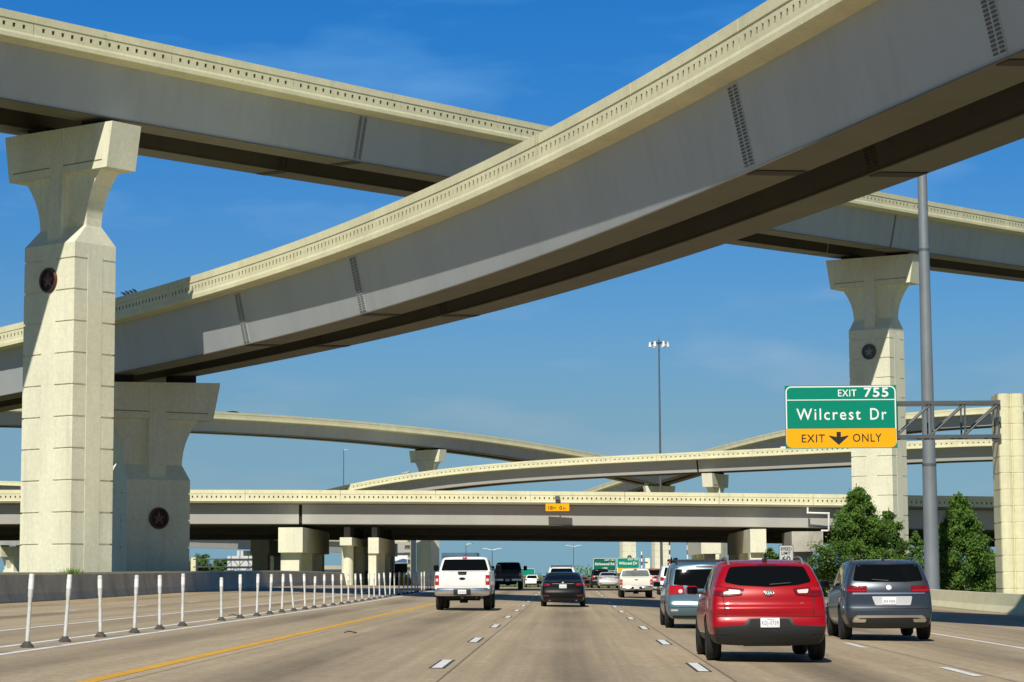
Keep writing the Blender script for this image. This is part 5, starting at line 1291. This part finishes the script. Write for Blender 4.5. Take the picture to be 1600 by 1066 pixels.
def far_pole(label, px, ytop, Y, arm=0, thick=.11):
    p = at(px, ytop, Y); g = prof(Y) - .7; r = thing('lamp_post', label, 'light pole', (p.x, Y, g)); b = MB(); b.tube((p.x, Y, g), (p.x, Y, p.z), thick, thick * .6, n=8); b.build('pole', M['galv_dk'], r, world=True)
    b = MB()
    for sg in ((-1, 1) if arm else (1,)): b.box((p.x + sg * (1.4 if arm else .5), Y, p.z + .1), (.8 if arm else .5, .3, .14)); b.tube((p.x, Y, p.z - .2), (p.x + sg * 1.5, Y, p.z + .1), .06, n=6)
    b.build('lamp_head', M['alu'], r, world=True)
far_pole('faint thin pole in the sky below the descending ramp', 537, 703, 700, 0, .2)
far_pole('far lamp post with twin heads seen under the overpass, left of centre', 769, 858, 430, 1)
far_pole('far lamp post with twin heads above the black sedan', 896, 853, 520, 1)
far_pole('far thin lamp post just right of the white pickup roof', 728, 850, 480, 0)
def mast(label, px, ytop, Y):
    p = at(px, ytop, Y); g = prof(Y) - .7; r = thing('antenna_mast', label, 'mast', (p.x, Y, g)); h = p.z - g; n = 13
    for ci, nm, m in ((0, 'white_section', M['sign_white']), (1, 'red_section', M['p_dkred'])):
        b = MB()
        for q in range(ci, n, 2): b.tube((p.x, Y, g + h * q / n), (p.x, Y, g + h * (q + 1) / n), .13, n=8)
        b.build(nm, m, r, world=True)
mast('red and white banded mast left of the shaded far pier', 1046, 838, 380); mast('red and white banded mast right of the shaded far pier', 1074, 838, 380); mast('short red and white banded mast just right of the Wilcrest guide sign', 1002.5, 862, 380)

# ------------------------------------------------------------------ drain pipes
def pipe(label, pts, rad):
    r = thing('drain_pipe', label, 'pipe', pts[0]); b = MB()
    for a, c in zip(pts[:-1], pts[1:]): b.tube(a, c, rad, n=10)
    b.build('pipe_run', M['pvc'], r, world=True, smooth=50); b = MB()
    for p in pts[1:-1]: b.lathe([(0, -rad * 1.25), (rad * .9, -rad * .9), (rad * 1.25, 0), (rad * .9, rad * .9), (0, rad * 1.25)], 10, Matrix.Translation(Vector(p)))
    b.build('pipe_elbow', M['pvc'], r, world=True, smooth=50)
yd = dpt(C1, s_at_px(C1, 1275), 0, 0).y; Yp = yd - .12; Yq = yd + .35
pipe('upper white drain pipe bent across the girder at the right end of the overpass', [at(1262, 793, Yp), at(1262, 801.5, Yp), at(1295, 802.5, Yp), at(1295, 829, Yp)], .10)
pipe('lower white drain pipe hanging beside the grey bent cap', [at(1296, 829.5, Yq), at(1284.5, 829.5, Yq), at(1284.5, 868, Yq - .2), at(1279, 870.5, Yq - .2)], .10)

# ------------------------------------------------------------------ trees
def leaf_mat(name, a, b_):
    m = mat(name, a, .65, var=.6, vscale=1.6, col2=b_, spec=.25); m.node_tree.nodes['Principled BSDF'].inputs['Subsurface Weight'].default_value = 0
    return m
M['leaf'] = leaf_mat('conifer_leaves', (.105, .195, .030), (.034, .080, .014)); M['leaf2'] = leaf_mat('bush_leaves', (.085, .17, .02), (.03, .08, .012)); M['bark'] = mat('bark', (.10, .07, .05), .9, var=.4, vscale=6)
def tree(label, base, h, wid, seed, conical=True, leaf='leaf', name='conifer_tree', n_cl=300, ls=.13, trunk=.16, per=46):
    rr = random.Random(seed); r = thing(name, label, 'tree', base)
    t = MB(); t.tube((0, 0, -.2), (0, 0, h * .55), trunk, trunk * .5, n=8); t.tube((0, 0, h * .55), (rr.uniform(-.1, .1), 0, h * .97), trunk * .5, .02, n=6)
    lv, lf = [], []; tips = []
    nb = int(h * 9)
    for i in range(nb):
        f = .06 + .92 * (i + rr.random()) / nb
        rad = wid / 2 * ((1 - f) ** .82 * min(1, f * 5 + .45) * (.70 + .50 * rr.random()) if conical else math.sin(math.pi * min(.97, f * .82 + .14)) ** .6 * (.75 + .4 * rr.random()))
        if rr.random() < .16: rad *= 1.28
        a = i * 2.4 + rr.uniform(-.5, .5); z0 = h * f * .93
        tip = Vector((math.cos(a) * rad, math.sin(a) * rad, z0 + rad * (.42 if conical else .25) + rr.uniform(-.1, .15))); tips.append((Vector((0, 0, z0)), tip, rad))
        t.tube((0, 0, z0), tip * .96 + Vector((0, 0, z0)) * .04, .02 + .025 * (1 - f), .008, n=5)
    t.build('trunk', M['bark'], r, smooth=50)
    for k in range(n_cl):
        o, tip, rad = tips[rr.randrange(len(tips))]; q = rr.random() ** .55
        c = o.lerp(tip, .25 + .78 * q) + Vector((rr.gauss(0, .10), rr.gauss(0, .10), rr.gauss(0, .10))) * (rad / 1.8)
        sz = (.10 + .15 * rr.random()) * wid / 4 * 1.15 * (.45 + .75 * min(1, rad / (wid * .38)))
        for j in range(per):
            d = Vector((rr.gauss(0, 1), rr.gauss(0, 1), rr.gauss(0, .75))) * sz * .62; p = c + d
            u = Vector((rr.gauss(0, 1), rr.gauss(0, 1), rr.gauss(0, 1) + .2)).normalized(); w = u.orthogonal().normalized(); w.rotate(Matrix.Rotation(rr.uniform(0, 6.28), 3, u)); l = ls * rr.uniform(.6, 1.4)
            b0 = len(lv); lv += [p - u * l, p + w * l * .42, p + u * l, p - w * l * .42]; lf.append((b0, b0 + 1, b0 + 2, b0 + 3))
    me = bpy.data.meshes.new('crown'); me.from_pydata(lv, [], lf); me.materials.append(M[leaf]); me.update(); link_mesh('crown', me, r)
    return r
def tree_at(px, ytop, Y, wpx, label, seed, **kw):
    p = at(px, ytop, Y); g = prof(Y) - .62; tree(label, (p.x, Y, g), p.z - g, wpx * Y / FPX, seed, **kw)
tree_at(1338, 749, 128, 144, 'bushy green conifer left of the cream pier, behind the barrier', 11, n_cl=1900, ls=.075)
tree_at(1386, 788, 133, 100, 'green conifer in front of the cream pier, right of the bushy one', 15, n_cl=850, ls=.075)
tree_at(1497, 762, 126, 136, 'tall pointed conifer between the light pole and the grooved column', 12, n_cl=1500, ls=.075)
tree_at(1430, 824, 138, 62, 'small conifer behind the base of the light pole', 13, n_cl=520, ls=.075)
tree_at(1542, 862, 132, 60, 'low bush behind the grooved column', 14, n_cl=160, conical=False, name='bush', leaf='leaf2')
tree_at(1296, 884, 140, 44, 'low bright green bush at the foot of the bushy conifer', 16, n_cl=120, conical=False, name='bush', leaf='leaf2', trunk=.06)
tree_at(1201, 851, 380, 34, 'round far tree right of the dark bent under the overpass', 17, n_cl=110, conical=False, name='broadleaf_tree', ls=.3)
for px, yt, Y, w, l, sd in ((312, 866, 330, 50, 'bright green tree behind the left truss column', 21), (345, 872, 345, 46, 'bright green tree behind the left truss, right of the first one', 22), (412, 884, 330, 20, 'small green bush near the square left bent', 23), (1052, 868, 420, 26, 'far green treetop above the blue minivan', 24), (1086, 874, 420, 22, 'far small green bush right of the banded mast', 25)):
    tree_at(px, yt, Y, w, l, sd, n_cl=170, conical=False, name='broadleaf_tree', leaf='leaf2', ls=.17)
# grass tuft on the wall at the pier's foot
g0 = at(112, 890, 96.5)
r = thing('grass_tuft', 'small green tuft growing on the wall at the foot of the tall left pier', 'plant', (g0.x, 96.5, zr(XL, 96.5) + 1.08)); lv, lf = [], []
rr = random.Random(5)
for k in range(160):
    x, y = rr.gauss(0, .22), rr.gauss(0, .08); h_ = rr.uniform(.12, .34); dx = rr.gauss(0, .1); b0 = len(lv); lv += [(x - .012, y, 0), (x + .012, y, 0), (x + dx, y + rr.gauss(0, .05), h_)]; lf.append((b0, b0 + 1, b0 + 2))
me = bpy.data.meshes.new('blades'); me.from_pydata(lv, [], lf); me.materials.append(M['leaf2']); link_mesh('blades', me, r)
# far tree line
lv, lf = [], []; rr = random.Random(9)
for k in range(15000):
    x = rr.uniform(-300, 300); Y = rr.uniform(760, 900); top_ = 2.4 + 1.0 * math.sin(x * .05) + .9 * math.sin(x * .17 + 1); z = -4.7 + (top_ + 4.7 + rr.gauss(0, .5)) * rr.random() ** .8; l = rr.uniform(.3, .75)
    u = Vector((rr.gauss(0, 1), rr.gauss(0, 1), rr.gauss(0, 1))).normalized(); w = u.orthogonal().normalized(); p = Vector((x, Y, z)); b0 = len(lv)
    lv += [p - u * l, p + w * l * .6, p + u * l, p - w * l * .6]; lf.append((b0, b0 + 1, b0 + 2, b0 + 3))
me = bpy.data.meshes.new('far_woodland'); me.from_pydata(lv, [], lf); me.materials.append(M['leaf']); tag(link_mesh('far_woodland', me), kind='stuff')

# ------------------------------------------------------------------ far buildings, billboard
def building(label, pxa, pxb, ytop, Y, dep, floors, wall, band):
    a, c = at(pxa, ytop, Y), at(pxb, ytop, Y); g = prof(Y) - .7; w = c.x - a.x; h = a.z - g
    r = thing('office_building', label, 'building', ((a.x + c.x) / 2, Y + dep / 2, g)); b = MB(); b.box(((a.x + c.x) / 2, Y + dep / 2, g + h / 2), (w, dep, h)); b.build('wall', wall, r, world=True)
    fh = h / floors
    for k in range(floors):
        b = MB(); z = g + fh * (k + .55); b.box(((a.x + c.x) / 2, Y - .02, z), (w * .94, .2, fh * .42)); b.build('window_band', band, r, world=True)
        b = MB(); b.box(((a.x + c.x) / 2, Y - .06, z - fh * .24), (w * .96, .3, fh * .05)); b.build('window_sill', wall, r, world=True)
M['bwall'] = mat('tan_facade', (.46, .42, .34), .8, var=.15, vscale=.1); M['bglass'] = mat('office_glass', (.06, .08, .10), .15); M['blue'] = mat('blue_facade', (.09, .16, .24), .4, var=.2, vscale=.2)
building('pale office block with dark window bands beside the pier with the reddish star', 603, 642, 838, 640, 22, 8, M['bwall'], M['bglass'])
building('low blue glass building behind the white pickup', 690, 745, 864, 700, 20, 3, M['blue'], M['bglass'])
building('low pale building seen between the square and the round supports', 505, 538, 884, 520, 14, 2, M['bwall'], M['bglass'])
Y = 430.0; a, c = at(615.5, 868, Y), at(637, 880, Y); r = thing('billboard', 'billboard with a white and blue picture in front of the pale office block', 'billboard', ((a.x + c.x) / 2, Y, -3))
b = MB(); panel(b, a.x, c.x, c.z, a.z, Y, th=.4); b.build('board', M['sign_white'], r, world=True)
b = MB(); pts = [(0, .0), (1, 0), (1, .42), (.7, .52), (.4, .40), (.15, .22), (0, .3)]; b.add([(a.x + .1 + (c.x - a.x - .2) * u, Y - .03, c.z + .08 + (a.z - c.z) * v) for u, v in pts], [tuple(range(7))]); b.build('blue_picture', mat('billboard_blue', (.05, .12, .25), .5), r, world=True)
b = MB(); b.tube(((a.x + c.x) / 2 + .6, Y + .5, -3), ((a.x + c.x) / 2 + .6, Y + .5, c.z), .4, n=12); b.build('post', M['galv_dk'], r, world=True)
# yellow loader parked by the left supports
p = ground_at(625, 911); Y = 232.0; p = at(625, 911, Y); gz = zr(p.x, Y)
r = thing('loader', 'small yellow construction loader parked beyond the row of posts', 'machine', (p.x, Y, gz), R(25)); my = mat('loader_yellow', (.62, .36, .02), .5)
b = MB(); b.box((0, 0, .75), (1.2, 2.2, .6)); b.box((0, .5, 1.25), (1.1, 1.0, .45)); b.build('body', my, r)
b = MB(); b.box((0, -.3, 1.75), (1.0, 1.0, .9)); b.build('cab', M['glass'], r); b = MB(); b.box((0, -.3, 2.24), (1.1, 1.1, .08)); b.build('cab_roof', my, r)
for sx_ in (-.62, .62):
    for y in (-.7, .75):
        b = MB(); b.tube((sx_ - .12, y, .42), (sx_ + .12, y, .42), .42, n=18); b.build('wheel', M['tyre'], r)
b = MB(); b.box((0, -1.5, .35), (1.5, .45, .5)); b.build('bucket', my, r)
p = at(612, 906, 240.0)
far_suv('suv', 'blue grey parked car left of the yellow loader', (p.x, 240, zr(p.x, 240)), R(70), M['p_blue'])

# ------------------------------------------------------------------ vehicles and birds up on the ramps
def on_deck(D, px, u):
    s = s_at_px(D, px); p = dpt(D, s, u, -1.05, D.sup); t = [np.interp(s, D.s, D.T[:, c]) for c in range(2)]; return p, math.atan2(t[1], t[0]) - math.pi / 2
p, a = on_deck(Fd, 1213, 3.0); pickup('pickup_truck', 'white pickup truck driving on the far ramp left of the exit sign', p, a, M['p_white'], H=2.1)
p, a = on_deck(E, 364, 2.2); sedan('sedan', 'dark car driving on the far descending ramp, only its roof showing', p, a, M['p_black'], H=1.50)
def bird_mesh():
    V, Fc = [], []; b = MB(); Mx = Matrix.Translation((0, 0, .13)) @ Matrix.Rotation(R(-65), 4, 'X')
    b.lathe([(0, -.18), (.03, -.15), (.05, -.08), (.075, .0), (.06, .08), (.035, .12), (.045, .15), (.04, .18), (.012, .205), (0, .24)], 10, Mx)
    b.box((.02, 0, .03), (.012, .012, .08)); b.box((-.02, 0, .03), (.012, .012, .08)); return b
proto = bird_mesh().build('bird', mat('pale_feathers', (.55, .55, .55), .8, var=.6, vscale=14), None, smooth=60)
first = True; rr = random.Random(4)
for D, pxs, lab, gp in ((B, (190, 193.5, 197, 203, 206, 209), 'pale bird perched on the curved flyover beside the tall left pier', 'birds on the curved flyover'), (Fd, (629, 632.5, 636, 639, 641.5), 'white bird perched on the far ramp under the descending one', 'birds on the far ramp')):
    for px in pxs:
        o = proto if first else proto.copy()
        if not first: COL.objects.link(o)
        first = False; s = s_at_px(D, px); p = dpt(D, s, .15, 0, D.sup); o.location = p; o.rotation_euler = (0, 0, rr.uniform(0, 6)); k = 1.1 if D is B else 2.0; o.scale = (k, k, k); tag(o, lab, 'bird', gp)

# debris on the road
for i, (px, py, sz, lab) in enumerate(((548, 990, .28, 'curled scrap of black tyre rubber lying left of the white pickup'), (366, 963, .35, 'dark scrap lying at the foot of the posts on the left'), (418, 947, .3, 'tan scrap lying among the posts on the managed lanes'))):
    p = ground_at(px, py); b = MB(); rr = random.Random(i); n = 9; rings = []
    for q in range(n + 1):
        t = q / n; c = Vector((p.x + (t - .5) * sz, p.y + .12 * math.sin(t * 5 + i), zr(p.x, p.y) + .010 + .022 * math.sin(t * math.pi) * (1 + .4 * math.sin(7 * t)))); w = .05 + .03 * math.sin(t * 9 + i)
        rings.append([c + Vector((0, -w, 0)), c + Vector((0, w, .01)), c + Vector((0, w, .022)), c + Vector((0, -w, .014))])
    b.loft(rings); tag(b.build('road_debris', M['rubber'] if i < 2 else M['groove'], None), lab, 'debris')
